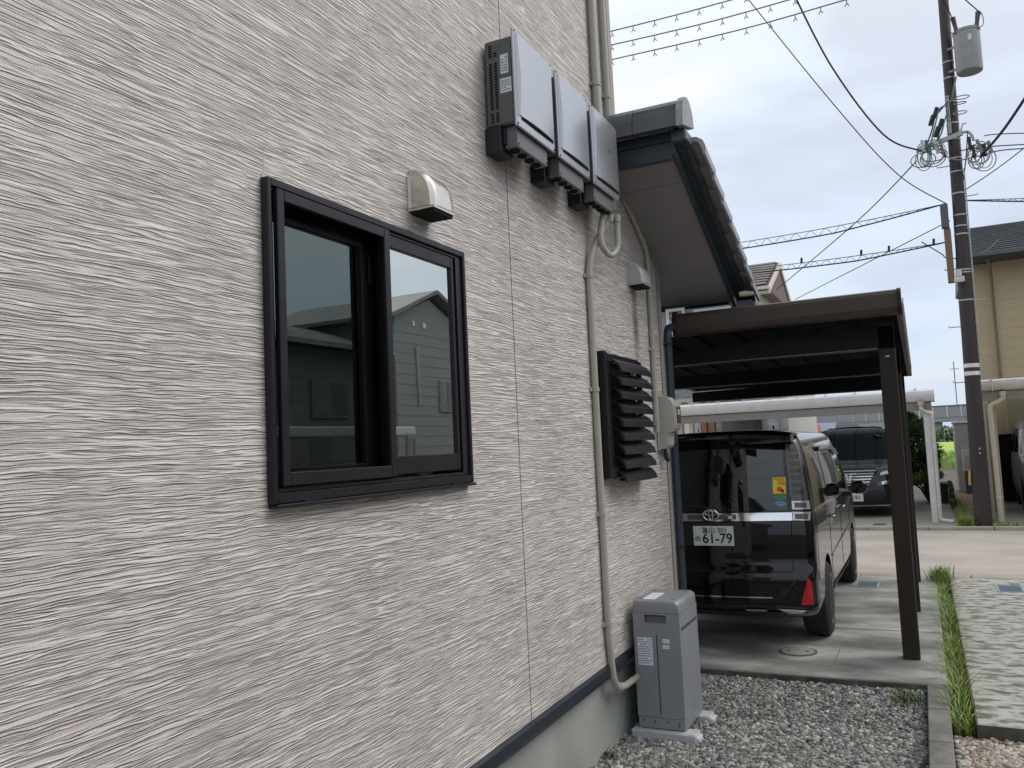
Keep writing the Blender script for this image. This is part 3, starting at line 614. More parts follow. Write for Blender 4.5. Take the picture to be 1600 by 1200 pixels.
# soot streak: a flat stain film just proud of the siding
st = bpy.data.materials.new('soot_stain'); st.use_nodes = True; t = st.node_tree; b = t.nodes['Principled BSDF']; b.inputs['Base Color'].default_value = (.05,.048,.045,1); b.inputs['Roughness'].default_value = .9
tcn = t.nodes.new('ShaderNodeTexCoord'); n_ = t.nodes.new('ShaderNodeTexNoise'); n_.inputs['Scale'].default_value = 26; n_.inputs['Detail'].default_value = 6; n_.inputs['Roughness'].default_value = .7
gd = t.nodes.new('ShaderNodeTexGradient'); gd.gradient_type = 'SPHERICAL'; mpn = t.nodes.new('ShaderNodeMapping'); mpn.inputs['Scale'].default_value = (0,8.5,2.2)
t.links.new(tcn.outputs['Object'], mpn.inputs[0]); t.links.new(tcn.outputs['Object'], n_.inputs['Vector']); t.links.new(mpn.outputs[0], gd.inputs[0])
ml = t.nodes.new('ShaderNodeMath'); ml.operation = 'MULTIPLY'; t.links.new(n_.outputs[0], ml.inputs[0]); t.links.new(gd.outputs['Fac'], ml.inputs[1])
m3 = t.nodes.new('ShaderNodeMapRange'); m3.inputs[1].default_value = .12; m3.inputs[2].default_value = .6; m3.inputs[3].default_value = 0; m3.inputs[4].default_value = .75; t.links.new(ml.outputs[0], m3.inputs[0]); t.links.new(m3.outputs[0], b.inputs['Alpha'])
so_ = bpy.data.objects.new('soot_streak', MB().add([(0,-.14,-.42),(0,.14,-.42),(0,.14,.42),(0,-.14,.42)], [(0,1,2,3)]).mesh('soot_streak', st)); COL.objects.link(so_)
so_.parent = H; so_.location = Vector((XW+.0015, 5.72, 2.58))-H.location

def smooth_path(pts, n=6):
    P_ = [Vector(p) for p in pts]; out_ = []
    for i in range(len(P_)-1):
        a, b, c, d = P_[max(i-1,0)], P_[i], P_[i+1], P_[min(i+2,len(P_)-1)]
        for k in range(n):
            s = k/n; out_.append(.5*((2*b)+(c-a)*s+(2*a-5*b+4*c-d)*s*s+(3*b-a-3*c+d)*s**3))
    out_.append(P_[-1]); return out_
cx_ = XW+.022
# paired conduits rising from behind the inverters
for (y, r_c, lab) in ((5.06,.027,'thicker left one of the two beige pipes rising above the inverters'), (5.29,.023,'thinner right one of the two beige pipes rising above the inverters')):
    c = thing('wall_conduit', lab, 'conduit', (XW,y,3.5), 'beige pvc conduits on the siding')
    obj('pipe', MB().tube([(XW+r_c+.004,y,3.3),(XW+r_c+.004,y,7.0)], r_c, 16), PVC, c, smooth=50)
    for z in (4.08,5.4): obj('clip', MB().tube([(XW+r_c+.004,y,z),(XW+r_c+.004,y,z+.022)], r_c+.005, 16).box(XW+.001,XW+.01,y-r_c-.022,y+r_c+.022,z,z+.022), PVC, c, smooth=40)
# main down conduit to the battery
c = thing('wall_conduit', 'long beige pipe running down the siding from the inverters to the battery cabinet', 'conduit', (XW,4.77,1.5), 'beige pvc conduits on the siding')
path = [(XW+.14,4.90,3.16),(XW+.13,4.89,3.12)]+smooth_path([(XW+.12,4.89,3.12),(XW+.06,4.84,3.0),(XW+.03,4.775,2.86),(cx_,4.76,2.76)], 5)
obj('flexible_hose', MB().tube(path, [.020+(.0012 if i % 2 else 0) for i in range(len(path))], 12), PVC, c, smooth=40)
obj('pipe', MB().tube([(cx_,4.76,2.80),(cx_,4.76,.62)], .021, 14), PVC, c, smooth=50)
obj('elbow', MB().tube([(cx_,4.76,.63)]+smooth_path([(cx_,4.765,.56),(cx_,4.80,.36),(cx_,4.83,.30),(cx_,4.88,.26),(cx_+.01,4.97,.245)], 5)+[(cx_+.03,5.16,.25)], .021, 14), PVC, c, smooth=50)
for z in (2.76,2.06,1.31,.66): obj('clip', MB().tube([(cx_,4.76,z-.012),(cx_,4.76,z+.012)], .026, 14).box(XW+.001,XW+.012,4.715,4.805,z-.011,z+.011), PVC, c, smooth=40)
obj('collar', MB().tube([(cx_,4.885,.257),(cx_,4.93,.25)], .027, 14), PVC, c, smooth=50)
# looped hose
c = thing('cable_hose', 'beige flexible hose hanging in a loop under the farthest inverter', 'hose', (XW+.1,4.95,3.1))
path = smooth_path([(XW+.145,4.985,3.17),(XW+.145,4.985,3.06),(XW+.14,4.975,2.96),(XW+.12,4.91,2.905),(XW+.10,4.85,2.93),(XW+.085,4.83,3.0),(XW+.09,4.85,3.1),(XW+.10,4.87,3.17)], 6)
obj('hose', MB().tube(path, [.019+(.0012 if i % 2 else 0) for i in range(len(path))], 12), PVC, c, smooth=40)
obj('gland', MB().tube([(XW+.145,4.985,3.13),(XW+.145,4.985,3.175)], .026, 12), PVC, c, smooth=40)
# conduit to the meter
c = thing('wall_conduit', 'thin beige pipe bending down past the far vent hood to the electricity meter', 'conduit', (XW,6.05,2.5), 'beige pvc conduits on the siding')
pth = [(XW+.02,5.45,3.50)]+smooth_path([(XW+.02,5.70,3.37),(XW+.02,5.96,3.22),(XW+.02,6.03,3.15),(XW+.02,6.05,3.05)], 5)+[(XW+.02,6.04,1.80)]
obj('pipe', MB().tube(pth, .019, 12), PVC, c, smooth=50)
for z in (2.42,1.86): obj('clip', MB().tube([(XW+.02,6.042,z-.012),(XW+.02,6.042,z+.012)], .024, 12).box(XW+.001,XW+.012,5.99,6.09,z-.01,z+.01), PVC, c, smooth=40)
obj('clip', MB().tube([(XW+.02,5.93,3.245),(XW+.02,5.955,3.228)], .025, 12), PVC, c, smooth=40)
# meter
mt = thing('electricity_meter', 'cream plastic electricity meter box with a small window at the wall corner', 'meter box', (XW,6.2,1.9))
pf = [(XW+.004,2.075),(XW+.085,2.062),(XW+.12,2.03),(XW+.135,1.99),(XW+.140,1.83),(XW+.118,1.80),(XW+.085,1.79),(XW+.080,1.70),(XW+.06,1.675),(XW+.004,1.672)]
obj('case', MB().prism([(x,6.10,z) for x, z in pf], (0,.17,0)), PVC2, mt)
obj('back_plate', MB().box(XW+.001,XW+.018,6.085,6.30,1.66,2.088,.006), PVC2, mt)
obj('window_bezel', MB().box(XW+.128,XW+.150,6.115,6.255,1.845,2.0,.004), PVC2, mt)
obj('window', MB().box(XW+.149,XW+.1525,6.128,6.243,1.86,1.985), mat('meter_window', (.03,.035,.035), .1), mt)
obj('display', MB().box(XW+.1527,XW+.1535,6.15,6.22,1.925,1.965), mat('meter_display', (.42,.44,.40), .4), mt)
obj('cable', MB().tube(smooth_path([(XW+.045,6.14,1.68),(XW+.045,6.14,1.61),(XW+.05,6.175,1.585),(XW+.04,6.215,1.60),(XW+.02,6.225,1.665)], 6), .013, 10), BLACKP, mt, smooth=60)
# downpipe
dp = thing('downpipe', 'dark navy round downpipe at the far corner of the house', 'downpipe', (-1.76,6.5,0))
obj('pipe', MB().tube([(-1.765,6.5,-.05),(-1.765,6.5,2.56)], .034, 16), FASCIA, dp, smooth=50)
obj('offset_bend', MB().tube(smooth_path([(-1.765,6.5,2.55),(-1.765,6.53,2.62),(-1.768,6.66,2.66),(-1.79,6.82,2.70),(-1.80,6.925,2.80)], 5), .034, 14), FASCIA, dp, smooth=50)
for z in (.9,1.7,2.5): obj('bracket', MB().tube([(-1.765,6.5,z-.012),(-1.765,6.5,z+.012)], .040, 16).box(-1.79,-1.765,6.40,6.47,z-.01,z+.01), BLACKP, dp)

# ------------------------------------------------------------------ battery cabinet
bt = thing('battery_cabinet', 'tall grey home battery cabinet with paper labels standing on two concrete blocks', 'battery', (-1.59,5.37,-.06))
x0, x1, y0, y1, z0, z1 = -1.735, -1.435, 5.16, 5.60, -.055, .73
def rounded_cap():
    mb = MB(); n = 6; r_c = .035
    prof_ = [(x1-r_c+r_c*math.sin(a), z1-r_c+r_c*math.cos(a)) for a in np.linspace(0,PI/2,n)]
    left = [(x0+.02-.02*math.sin(a), z1-.02+.02*math.cos(a)) for a in np.linspace(0,PI/2,4)]
    poly = [(x1,.655)]+prof_[::-1]+left+[(x0,.655)]
    a = [Vector((x, y0, z)) for x, z in poly]; m_ = len(a)
    # front edge rounded too: three rings
    rings = []
    cxm, czm = (x0+x1)/2, .655
    for (dy_, k) in ((0,.022),(.006,.007),(.020,0),(y1-y0-.02,0),(y1-y0-.005,.008),(y1-y0,.02)):
        rings.append([Vector((cxm+(p.x-cxm)*(1-k/.16), y0+dy_, max(.655, p.z-k*(1 if p.z > .66 else 0)))) for p in a])
    vs = [p[:] for rg in rings for p in rg]
    fs = [(i*m_+k, i*m_+(k+1)%m_, (i+1)*m_+(k+1)%m_, (i+1)*m_+k) for i in range(len(rings)-1) for k in range(m_)]+[tuple(range(m_))[::-1], tuple(range((len(rings)-1)*m_, len(rings)*m_))]
    return mb.add(vs, fs)
obj('lid', rounded_cap(), BATT, bt, smooth=35)
# body with a recessed handle at the front
hb = MB()
hx0, hx1, hz0, hz1 = x0+.075, x0+.215, .592, .642
hb.box(x0,hx0,y0,y0+.03,z0+.07,.653).box(hx1,x1,y0,y0+.03,z0+.07,.653).box(hx0,hx1,y0,y0+.03,z0+.07,hz0).box(hx0,hx1,y0,y0+.03,hz1,.653)
hb.box(x0,x1,y0+.03,y1,z0+.001,.653); obj('body', hb, BATT, bt)
obj('handle_recess', MB().box(hx0,hx1,y0+.024,y0+.0295,hz0,hz1), mat('battery_recess_grey', (.12,.125,.13), .5), bt)
obj('handle_recess', MB().box(hx0+.0,hx1,y0+.012,y0+.0235,hz1-.008,hz1), BATTD, bt)
obj('door_groove', MB().box(x0+.145,x0+.152,y0-.0015,y0+.001,z0+.09,.52), BATTD, bt)
obj('base_skirt', MB().box(x0+.002,x1-.002,y0+.002,y0+.0299,z0,z0+.068,.003), BATT, bt)
q = MB()
for k in (.035,.11,.19,.262): q.lathe([(.006,0),(.006,.002),(.001,.003)][::-1], (x0+k,y0-.0015,z0+.045), 'y', 10)
q.lathe([(.001,-.003),(.006,-.001),(.006,0)], (x0+.262,y0+.0015,z0+.025), 'y', 10); obj('bolt', q, BATTD, bt)
obj('side_groove', MB().box(x1-.001,x1+.0015,y0+.03,y1-.025,.545,.563), BATTD, bt)
for (a, b, c_, d, nn) in ((x0+.022,x0+.118,.33,.50,11),(x0+.185,x0+.228,.472,.497,2),(x0+.185,x0+.228,.437,.460,2)):
    lb = obj('label', MB().box(a,b,y0-.0016,y0-.0002,c_,d), LABELW, bt)
    lines_print('print', nn, a+.005, b-.005, c_+.006, d-.006, lambda x, z: (x, y0-.0020, z), INK, lb)
lb = obj('label', MB().box(x0+.055,x0+.135,y0+.05,y0+.28,z1+.0002,z1+.0014), LABELW, bt)
for k in range(2): obj('print', MB().box(x0+.06,x0+.13,y0+.12+.08*k,y0+.125+.08*k,z1+.0015,z1+.0019), INK, lb)
q = MB()
for (a, b) in ((.04,.06),(.25,.06),(.04,.38),(.25,.38)): q.lathe([(.008,0),(.008,.002),(.001,.003)], (x0+a,y0+b,z1), 'z', 10)
obj('bolt', q, BATTD, bt)
for i, (ya, yb, lab) in enumerate(((5.12,5.24,'front concrete support block under the battery cabinet'), (5.50,5.62,'rear concrete support block under the battery cabinet'))):
    b_ = thing('support_block', lab, 'concrete block', (-1.56,ya,-.13), 'concrete blocks under the battery')
    obj('block', MB().box(-1.775,-1.365,ya,yb,-.15,-.060,.008), BLOCK, b_)
    obj('cap', MB().box(-1.42,-1.345,ya+.012,yb-.012,-.14,-.075,.012), mat('block_cap', (.50,.55,.58), .6), b_)

# ------------------------------------------------------------------ carport
cpt = thing('carport', 'dark brown aluminium carport over the black van', 'carport', (-.18,8.9,0))
post = obj('post', MB().box(-.252,-.132,7.06,7.17,0,2.60,.006), CARP, cpt)
PY = [7.06, 8.93, 10.68]
for y in PY[1:]: dupe(post, (0, y-7.06, -.075*(y-7.06)/1.9))
sl = -.042
for i, y in enumerate(PY):
    xl = -1.95 if i == 0 else -2.62; zb = 2.375+sl*(y-7.06)
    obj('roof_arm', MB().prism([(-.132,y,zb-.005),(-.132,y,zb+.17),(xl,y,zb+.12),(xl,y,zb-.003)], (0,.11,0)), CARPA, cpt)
    q = MB().box(xl,-.26,y-.003,y-.0005,zb-.002,zb+.003); obj('edge_trim', q, mat('arm_edge', (.22,.21,.22), .3, metal=.5), cpt)
obj('post_sticker', MB().box(-.205,-.175,7.057,7.0595,2.305,2.313), LABELW, cpt)
obj('fastener', MB().lathe([(.001,-.002),(.004,-.002),(.004,0)], (-.225,7.06,2.335), 'y', 8).lathe([(.001,-.002),(.004,-.002),(.004,0)], (-.155,7.06,2.335), 'y', 8), CARPD, cpt)
def zr(y): return 2.70+sl*(y-6.7)
# near gutter: rounded fascia
gp_ = [(0,0),(-.03,.012),(-.042,.05),(-.042,.15),(-.030,.175),(0,.186),(.05,.186),(.05,.17),(.05,.0)]
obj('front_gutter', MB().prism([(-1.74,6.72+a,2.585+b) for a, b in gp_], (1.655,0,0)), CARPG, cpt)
obj('gutter_end_cap', MB().prism([(-.085,6.712+a*1.12,2.578+b*1.07) for a, b in gp_], (.028,0,0)), CARP, cpt)
obj('gutter_end_cap', MB().prism([(-1.765,6.712+a*1.12,2.578+b*1.07) for a, b in gp_], (.025,0,0)), CARP, cpt)
RS = 8
for i in range(RS):
    a = -2.7+i*(2.62/RS); b = a+2.62/RS-.012
    y0_ = 6.78 if a > -1.8 else 7.25
    obj('roof_panel', MB().prism([(a,y0_,zr(y0_)-.03),(b,y0_,zr(y0_)-.03),(b,y0_,zr(y0_)-.024),(a,y0_,zr(y0_)-.024)], (0,11.2-y0_,sl*(11.2-y0_))), CARPD, cpt)
    q = MB().prism([(b-.002,y0_,zr(y0_)-.055),(b+.014,y0_,zr(y0_)-.055),(b+.014,y0_,zr(y0_)-.02),(b-.002,y0_,zr(y0_)-.02)], (0,11.2-y0_,sl*(11.2-y0_)))
    obj('rafter', q, CARPD, cpt)
obj('side_beam', MB().prism([(-.098,6.775,zr(6.775)-.115),(-.062,6.775,zr(6.775)-.115),(-.055,6.775,zr(6.775)-.02),(-.062,6.775,zr(6.775)+.02),(-.098,6.775,zr(6.775)+.02)], (0,4.45,sl*4.45)), CARP, cpt)
obj('side_beam', MB().prism([(-2.74,7.25,zr(7.25)-.115),(-2.70,7.25,zr(7.25)-.115),(-2.70,7.25,zr(7.25)+.02),(-2.74,7.25,zr(7.25)+.02)], (0,3.97,sl*3.97)), CARP, cpt)
obj('side_trim', MB().prism([(-.054,6.775,zr(6.775)-.03),(-.046,6.775,zr(6.775)-.03),(-.046,6.775,zr(6.775)+.012),(-.054,6.775,zr(6.775)+.012)], (0,4.45,sl*4.45)), mat('side_trim', (.40,.41,.40), .3, metal=.5), cpt)
obj('rear_fascia', MB().box(-2.74,-.05,11.225,11.25,zr(11.2)-.12,zr(11.2)+.02,.003), CARP, cpt)

# ------------------------------------------------------------------ vans
class Van:
    def __init__(s, levels, Rr=.12, Rf=.30, bow=.03, bowf=.12):
        L0 = np.array(levels, float); zz = np.linspace(L0[0,0], L0[-1,0], 60)
        s.Z = zz; s.T = np.stack([np.interp(zz, L0[:,0], L0[:,k]) for k in (1,2,3)],1)
        for _ in range(1):
            T = s.T.copy(); T[1:-1] = (s.T[:-2]+2*s.T[1:-1]+s.T[2:])/4; s.T = T
        s.Rr, s.Rf, s.bow, s.bowf = Rr, Rf, bow, bowf
    def lev(s, z): return [float(np.interp(z, s.Z, s.T[:,k])) for k in range(3)]
    def rear(s, x, z):
        w, r, f = s.lev(z); x = abs(x); R_ = s.Rr
        if x <= w-R_: return r+s.bow*(x/w)**2
        u = min(1, (x-(w-R_))/R_); return r+s.bow*((w-R_)/w)**2+R_*(1-math.sqrt(max(0,1-u*u)))
    def front(s, x, z):
        w, r, f = s.lev(z); x = abs(x); R_ = s.Rf
        if x <= w-R_: return f-s.bowf*(x/w)**2
        u = min(1, (x-(w-R_))/R_); return f-s.bowf*((w-R_)/w)**2-R_*(1-math.sqrt(max(0,1-u*u)))
    def side(s, y, z):
        w, r, f = s.lev(z)
        a = y-(r+s.bow*((w-s.Rr)/w)**2)
        if a < s.Rr: u = min(1,max(0,1-a/s.Rr)); return w-s.Rr+s.Rr*math.sqrt(max(0,1-u*u))
        b = (f-s.bowf*((w-s.Rf)/w)**2)-y
        if b < s.Rf: u = min(1,max(0,1-b/s.Rf)); return w-s.Rf+s.Rf*math.sqrt(max(0,1-u*u))
        return w
    def body(s):
        half = []
        for z in s.Z:
            w, r, f = s.lev(z); ring = []
            for x in np.linspace(0, w-s.Rr, 8)[:-1]: ring.append((x, s.rear(x,z)))
            for a in np.linspace(0, PI/2, 7): x = w-s.Rr+s.Rr*math.sin(a); ring.append((x, s.rear(w-s.Rr,z)+s.Rr*(1-math.cos(a))))
            ya, yb = ring[-1][1], s.front(w-s.Rf,z)-s.Rf
            for t in np.linspace(0,1,26)[1:-1]: ring.append((w, ya+(yb-ya)*t))
            for a in np.linspace(PI/2, 0, 9): ring.append((w-s.Rf+s.Rf*math.sin(a), s.front(w-s.Rf,z)-s.Rf*(1-math.cos(a))))
            for x in np.linspace(w-s.Rf, 0, 9)[1:]: ring.append((x, s.front(x,z)))
            full = ring+[(-x,y) for x, y in ring[-2:0:-1]]; half.append([(x,y,z) for x, y in full])
        n = len(half[0]); mb = MB()
        mb.add([p for rg in half for p in rg], [(i*n+k, i*n+(k+1)%n, (i+1)*n+(k+1)%n, (i+1)*n+k) for i in range(len(half)-1) for k in range(n)]+[tuple(range(n))[::-1], tuple(range((len(half)-1)*n, len(half)*n))])
        return mb
    def patch(s, kind, quad, off=.004, nu=10, nv=8, sgn=1, thick=.012):
        (a0,b0),(a1,b1),(a2,b2),(a3,b3) = quad; P_ = []
        for j in range(nv+1):
            v = j/nv
            for i in range(nu+1):
                u = i/nu; a = (a0*(1-u)+a1*u)*(1-v)+(a3*(1-u)+a2*u)*v; b = (b0*(1-u)+b1*u)*(1-v)+(b3*(1-u)+b2*u)*v
                def pt(o):
                    if kind == 'rear': return (a, s.rear(a,b)-o, b)
                    if kind == 'front': return (a, s.front(a,b)+o, b)
                    return (sgn*(s.side(a,b)+o), a, b)
                P_.append((pt(off), pt(off-thick)))
        m_ = nu+1; mb = MB(); n = len(P_)
        fs = [(j*m_+i, j*m_+i+1, (j+1)*m_+i+1, (j+1)*m_+i) for j in range(nv) for i in range(nu)]
        border = [i for i in range(nu)]+[j*m_+nu for j in range(nv)]+[nv*m_+i for i in range(nu,0,-1)]+[j*m_ for j in range(nv,0,-1)]
        fs += [(border[k], n+border[k], n+border[(k+1)%len(border)], border[(k+1)%len(border)]) for k in range(len(border))]
        return mb.add([p for p, _ in P_]+[q for _, q in P_], fs)
def boolean_cut(o, cutters):
    for c in cutters:
        md = o.modifiers.new('b', 'BOOLEAN'); md.operation = 'DIFFERENCE'; md.object = c; md.solver = 'EXACT'
    dg = bpy.context.evaluated_depsgraph_get(); me = bpy.data.meshes.new_from_object(o.evaluated_get(dg)); o.modifiers.clear(); o.data = me
    for c in cutters: bpy.data.objects.remove(c)
def wheel(parent, x, y, r, sgn, w=.2, spokes=10):
    c = (x, y, r)
    ty = obj('wheel', MB().lathe([(r*.66,-w/2),(r*.90,-w/2),(r*.985,-w*.40),(r,-w*.25),(r,w*.25),(r*.985,w*.40),(r*.90,w/2),(r*.66,w/2)], c, 'x', 36), RUBBER, parent, smooth=40)
    o = sgn*w/2
    rim = MB().lathe([(r*.66,o-sgn*.002),(r*.68,o+sgn*.004),(r*.62,o+sgn*.002),(r*.60,o-sgn*.05),(.01,o-sgn*.06)], c, 'x', 36)
    for k in range(spokes):
        a = 2*PI*k/spokes; u = Vector((0,math.cos(a),math.sin(a))); v = Vector((0,-math.sin(a),math.cos(a))); C_ = Vector(c)
        for s2 in (-1,1):
            p0 = C_+u*.04+v*.012*s2; p1 = C_+u*r*.64+v*(.03*s2)
            rim.prism([(p0-v*.010+Vector((o-sgn*.035,0,0)))[:],(p0+v*.010+Vector((o-sgn*.035,0,0)))[:],(p1+v*.011+Vector((o-sgn*.008,0,0)))[:],(p1-v*.011+Vector((o-sgn*.008,0,0)))[:]], (sgn*.012,0,0))
    rim.lathe([(.055,o-sgn*.03),(.05,o-sgn*.012),(.01,o-sgn*.010)], c, 'x', 20)
    obj('rim', rim, ALLOY, ty, smooth=30)
def base_van(label, cat, levels, paint, wheels, tyre_r, **kw):
    r = thing('parked_van', label, cat, (0,0,0), 'vans parked around the road')
    v = Van(levels, **kw); w = v.lev(.8)[0]
    b = obj('body', v.body(), paint, r, smooth=38); cs = []
    for y in wheels:
        for s in (-1,1):
            c = obj('cut', MB().lathe([(tyre_r+.055,s*(w-.26)),(tyre_r+.055,s*(w+.2))], (0,y,tyre_r+.01), 'x', 40), HOLE); cs.append(c)
    boolean_cut(b, cs)
    b.data.polygons.foreach_set('use_smooth', [True]*len(b.data.polygons)); b.data.set_sharp_from_angle(angle=R(38))
    for y in wheels:
        for s in (-1,1): wheel(r, s*(w-.098), y, tyre_r, s, .215)
    return r, v, w

# black van in the carport: origin at rear bumper centre, nose towards +y
LV = [(.27,.72,.20,4.50),(.31,.765,.07,4.60),(.38,.79,.01,4.66),(.60,.79,0,4.67),(.66,.79,.015,4.66),(.70,.79,.055,4.64),(.95,.79,.065,4.58),(1.02,.787,.07,4.45),(1.10,.78,.085,4.05),(1.30,.765,.11,3.85),(1.50,.735,.15,3.50),(1.64,.705,.19,3.24),(1.72,.68,.22,3.06),(1.765,.63,.27,2.90),(1.785,.52,.38,2.6),(1.79,.30,.6,2.3)]
bv, V, w = base_van('glossy black van parked nose out under the brown carport, seen from behind', 'van', LV, PAINT, (.90, 3.72), .315, Rr=.10, bow=.065)
def rp(name, quad, m, off=.004, parent=bv, nu=12, nv=6, thick=.012, smooth=40): return obj(name, V.patch('rear', quad, off, nu, nv, thick=thick), m, parent, smooth=smooth)
def sp(name, quad, m, off=.004, parent=bv, sgn=1, nu=10, nv=6, thick=.012): return obj(name, V.patch('side', quad, off, nu, nv, sgn, thick), m, parent, smooth=40)
rp('rear_window', [(-.60,1.135),(.60,1.135),(.575,1.675),(-.575,1.675)], CGLASS, .006, nu=20)
# spoiler
spm = MB(); n = 16; vs = []
for k in range(n+1):
    x = -.66+1.32*k/n; e = abs(x)/.66; zt = 1.775-.035*e**3; yb = V.rear(0,1.69)+.0*e
    vs += [(x, V.rear(0,1.70)-.16+.06*e**4, zt-.018), (x, V.rear(0,1.70)-.13+.06*e**4, zt+.005), (x, .62, 1.795-.05*e**4), (x, .45, 1.70), (x, V.rear(0,1.68)-.04+.03*e**4, 1.675), (x, V.rear(0,1.70)-.15+.06*e**4, zt-.050)]
fs = [(k*6+i, k*6+(i+1)%6, (k+1)*6+(i+1)%6, (k+1)*6+i) for k in range(n) for i in range(6)]+[tuple(range(6)), tuple(range(n*6,n*6+6))]
obj('spoiler', spm.add(vs, fs), PAINT, bv, smooth=40)
obj('brake_light', MB().box(-.14,.14,V.rear(0,1.70)-.155,V.rear(0,1.70)-.14,1.731,1.742), SMOKE, bv)
for s in (1,-1):
    tl = obj('tail_lamp', V.patch('rear', [(s*.628,1.22),(s*.755,1.20),(s*.70,1.66),(s*.598,1.665)], .012, 8, 16, thick=.02), SMOKE, bv, smooth=40)
    for k in range(7):
        zc = 1.265+k*.056; e = k/6; obj('lamp_segment', V.patch('rear', [(s*(.645-.02*e),zc),(s*(.725-.03*e),zc-.003),(s*(.722-.03*e),zc+.030),(s*(.643-.02*e),zc+.032)], .0155, 5, 2, thick=.006), mat('lamp_inner', (.012,.010,.010), .25, coat=.5), tl)
    lo = obj('tail_lamp', V.patch('rear', [(s*.635,1.142),(s*.765,1.14),(s*.76,1.205),(s*.633,1.21)], .016, 8, 3, thick=.02), SMOKEL, bv, smooth=40)
    obj('lamp_segment', V.patch('rear', [(s*.655,1.155),(s*.745,1.153),(s*.742,1.193),(s*.653,1.196)], .018, 4, 2, thick=.006), SMOKE, lo)
    lo = obj('tail_lamp', V.patch('rear', [(s*.638,1.058),(s*.762,1.052),(s*.768,1.118),(s*.636,1.124)], .018, 8, 3, thick=.02), SMOKEL, bv, smooth=40)
    obj('lamp_segment', V.patch('rear', [(s*.655,1.068),(s*.748,1.064),(s*.750,1.105),(s*.654,1.108)], .020, 4, 2, thick=.006), SMOKE, lo)
    rf_ = obj('rear_reflector', V.patch('rear', [(s*.662,.405),(s*.752,.410),(s*.748,.585),(s*.725,.615)], .010, 4, 10, thick=.02), RED, bv, smooth=40)
    for k in range(6):
        zc = .435+k*.026; xa = .668+.058*(k+.8)/7
        obj('reflector_line', V.patch('rear', [(s*xa,zc),(s*.750,zc),(s*.750,zc+.004),(s*xa,zc+.004)], .0115, 3, 1, thick=.004), mat('reflector_dark', (.25,.004,.006), .3), rf_)
    rp('bumper_blade', [(s*.48,.375),(s*.70,.362),(s*.66,.335),(s*.56,.330)], CHROME, .02, nu=8, nv=2)
    rp('bumper_edge', [(s*.50,.455),(s*.51,.447),(s*.655,.60),(s*.645,.61)], BLACKP, .006, nu=4, nv=6)
rp('chrome_garnish', [(-.634,1.056),(.634,1.056),(.632,1.120),(-.632,1.120)], CHROME, .020, nu=24, nv=4, thick=.03)
rp('garnish_recess', [(-.20,1.070),(.20,1.070),(.20,1.108),(-.20,1.108)], SMOKE, .022, nu=8, nv=2)
rp('plate_recess', [(-.26,.86),(.26,.86),(.24,1.045),(-.24,1.045)], BLACKP, .003, nu=10, nv=3)
for (z, xa) in ((.655,.62),(1.05,.60)): rp('panel_seam', [(-xa,z),(xa,z),(xa,z+.006),(-xa,z+.006)], HOLE, .0022, nu=20, nv=1)
for s in (1,-1): rp('panel_seam', [(s*.612,.67),(s*.618,.67),(s*.625,1.05),(s*.619,1.05)], HOLE, .0022, nu=1, nv=6)
rp('bumper_crease', [(-.45,.452),(.45,.452),(.45,.462),(-.45,.462)], CHROME, .0015, nu=16, nv=1)
rp('lower_diffuser', [(-.52,.285),(.52,.285),(.55,.34),(-.55,.34)], BLACKP, .012, nu=14, nv=3)
for s in (1,-1): rp('exhaust_trim', [(s*.24,.345),(s*.40,.345),(s*.40,.362),(s*.24,.362)], CHROME, .016, nu=4, nv=1)
yp = V.rear(.1,.95)-.022
pl = obj('number_plate', MB().box(-.155,.175,yp,yp+.006,.858,1.018,.003), PLATE, bv, label='white licence plate with dark green characters')
tx = lambda n, b, s, x, z, sxx=1, bd=.0: text(n, b, s, (x, yp-.0012, z), (PI/2,0,0), PLATEINK, pl, sxx, bold=bd)
tx('plate_text', '富山 301', .052, .022, .983, 1.05, .0006); tx('plate_text', 'の', .050, -.118, .912, 1, .001); tx('plate_text', '61-79', .112, .042, .915, .95, .0019)
obj('plate_bolt', MB().lathe([(.001,-.003),(.006,-.002),(.006,0)], (-.09,yp,.993), 'y', 10).lathe([(.001,-.003),(.006,-.002),(.006,0)], (.115,yp,.993), 'y', 10), CHROME, pl)
# oval emblem: three crossed rings
em = MB(); ye = V.rear(0,1.1)-.040
def ring3(cx, cz, a, b, r_, n=28): em.tube([(cx+a*math.cos(2*PI*k/n), ye, cz+b*math.sin(2*PI*k/n)) for k in range(n+1)], r_, 8, False)
ring3(.0,1.108,.062,.045,.006); ring3(.0,1.124,.046,.017,.0045); ring3(.0,1.108,.017,.040,.0045); obj('emblem', em, CHROME, bv, smooth=60)
obj('emblem_back', MB().lathe([(.001,.03),(.056,.03),(.050,.008),(.001,.004)], (0,ye,1.108), 'y', 24), PAINT, bv, smooth=50)
text('model_script', 'x', .06, (.155, V.rear(.15,1.09)-.0245, 1.090), (PI/2,0,0), CHROME, bv, 1.6, bold=.001)
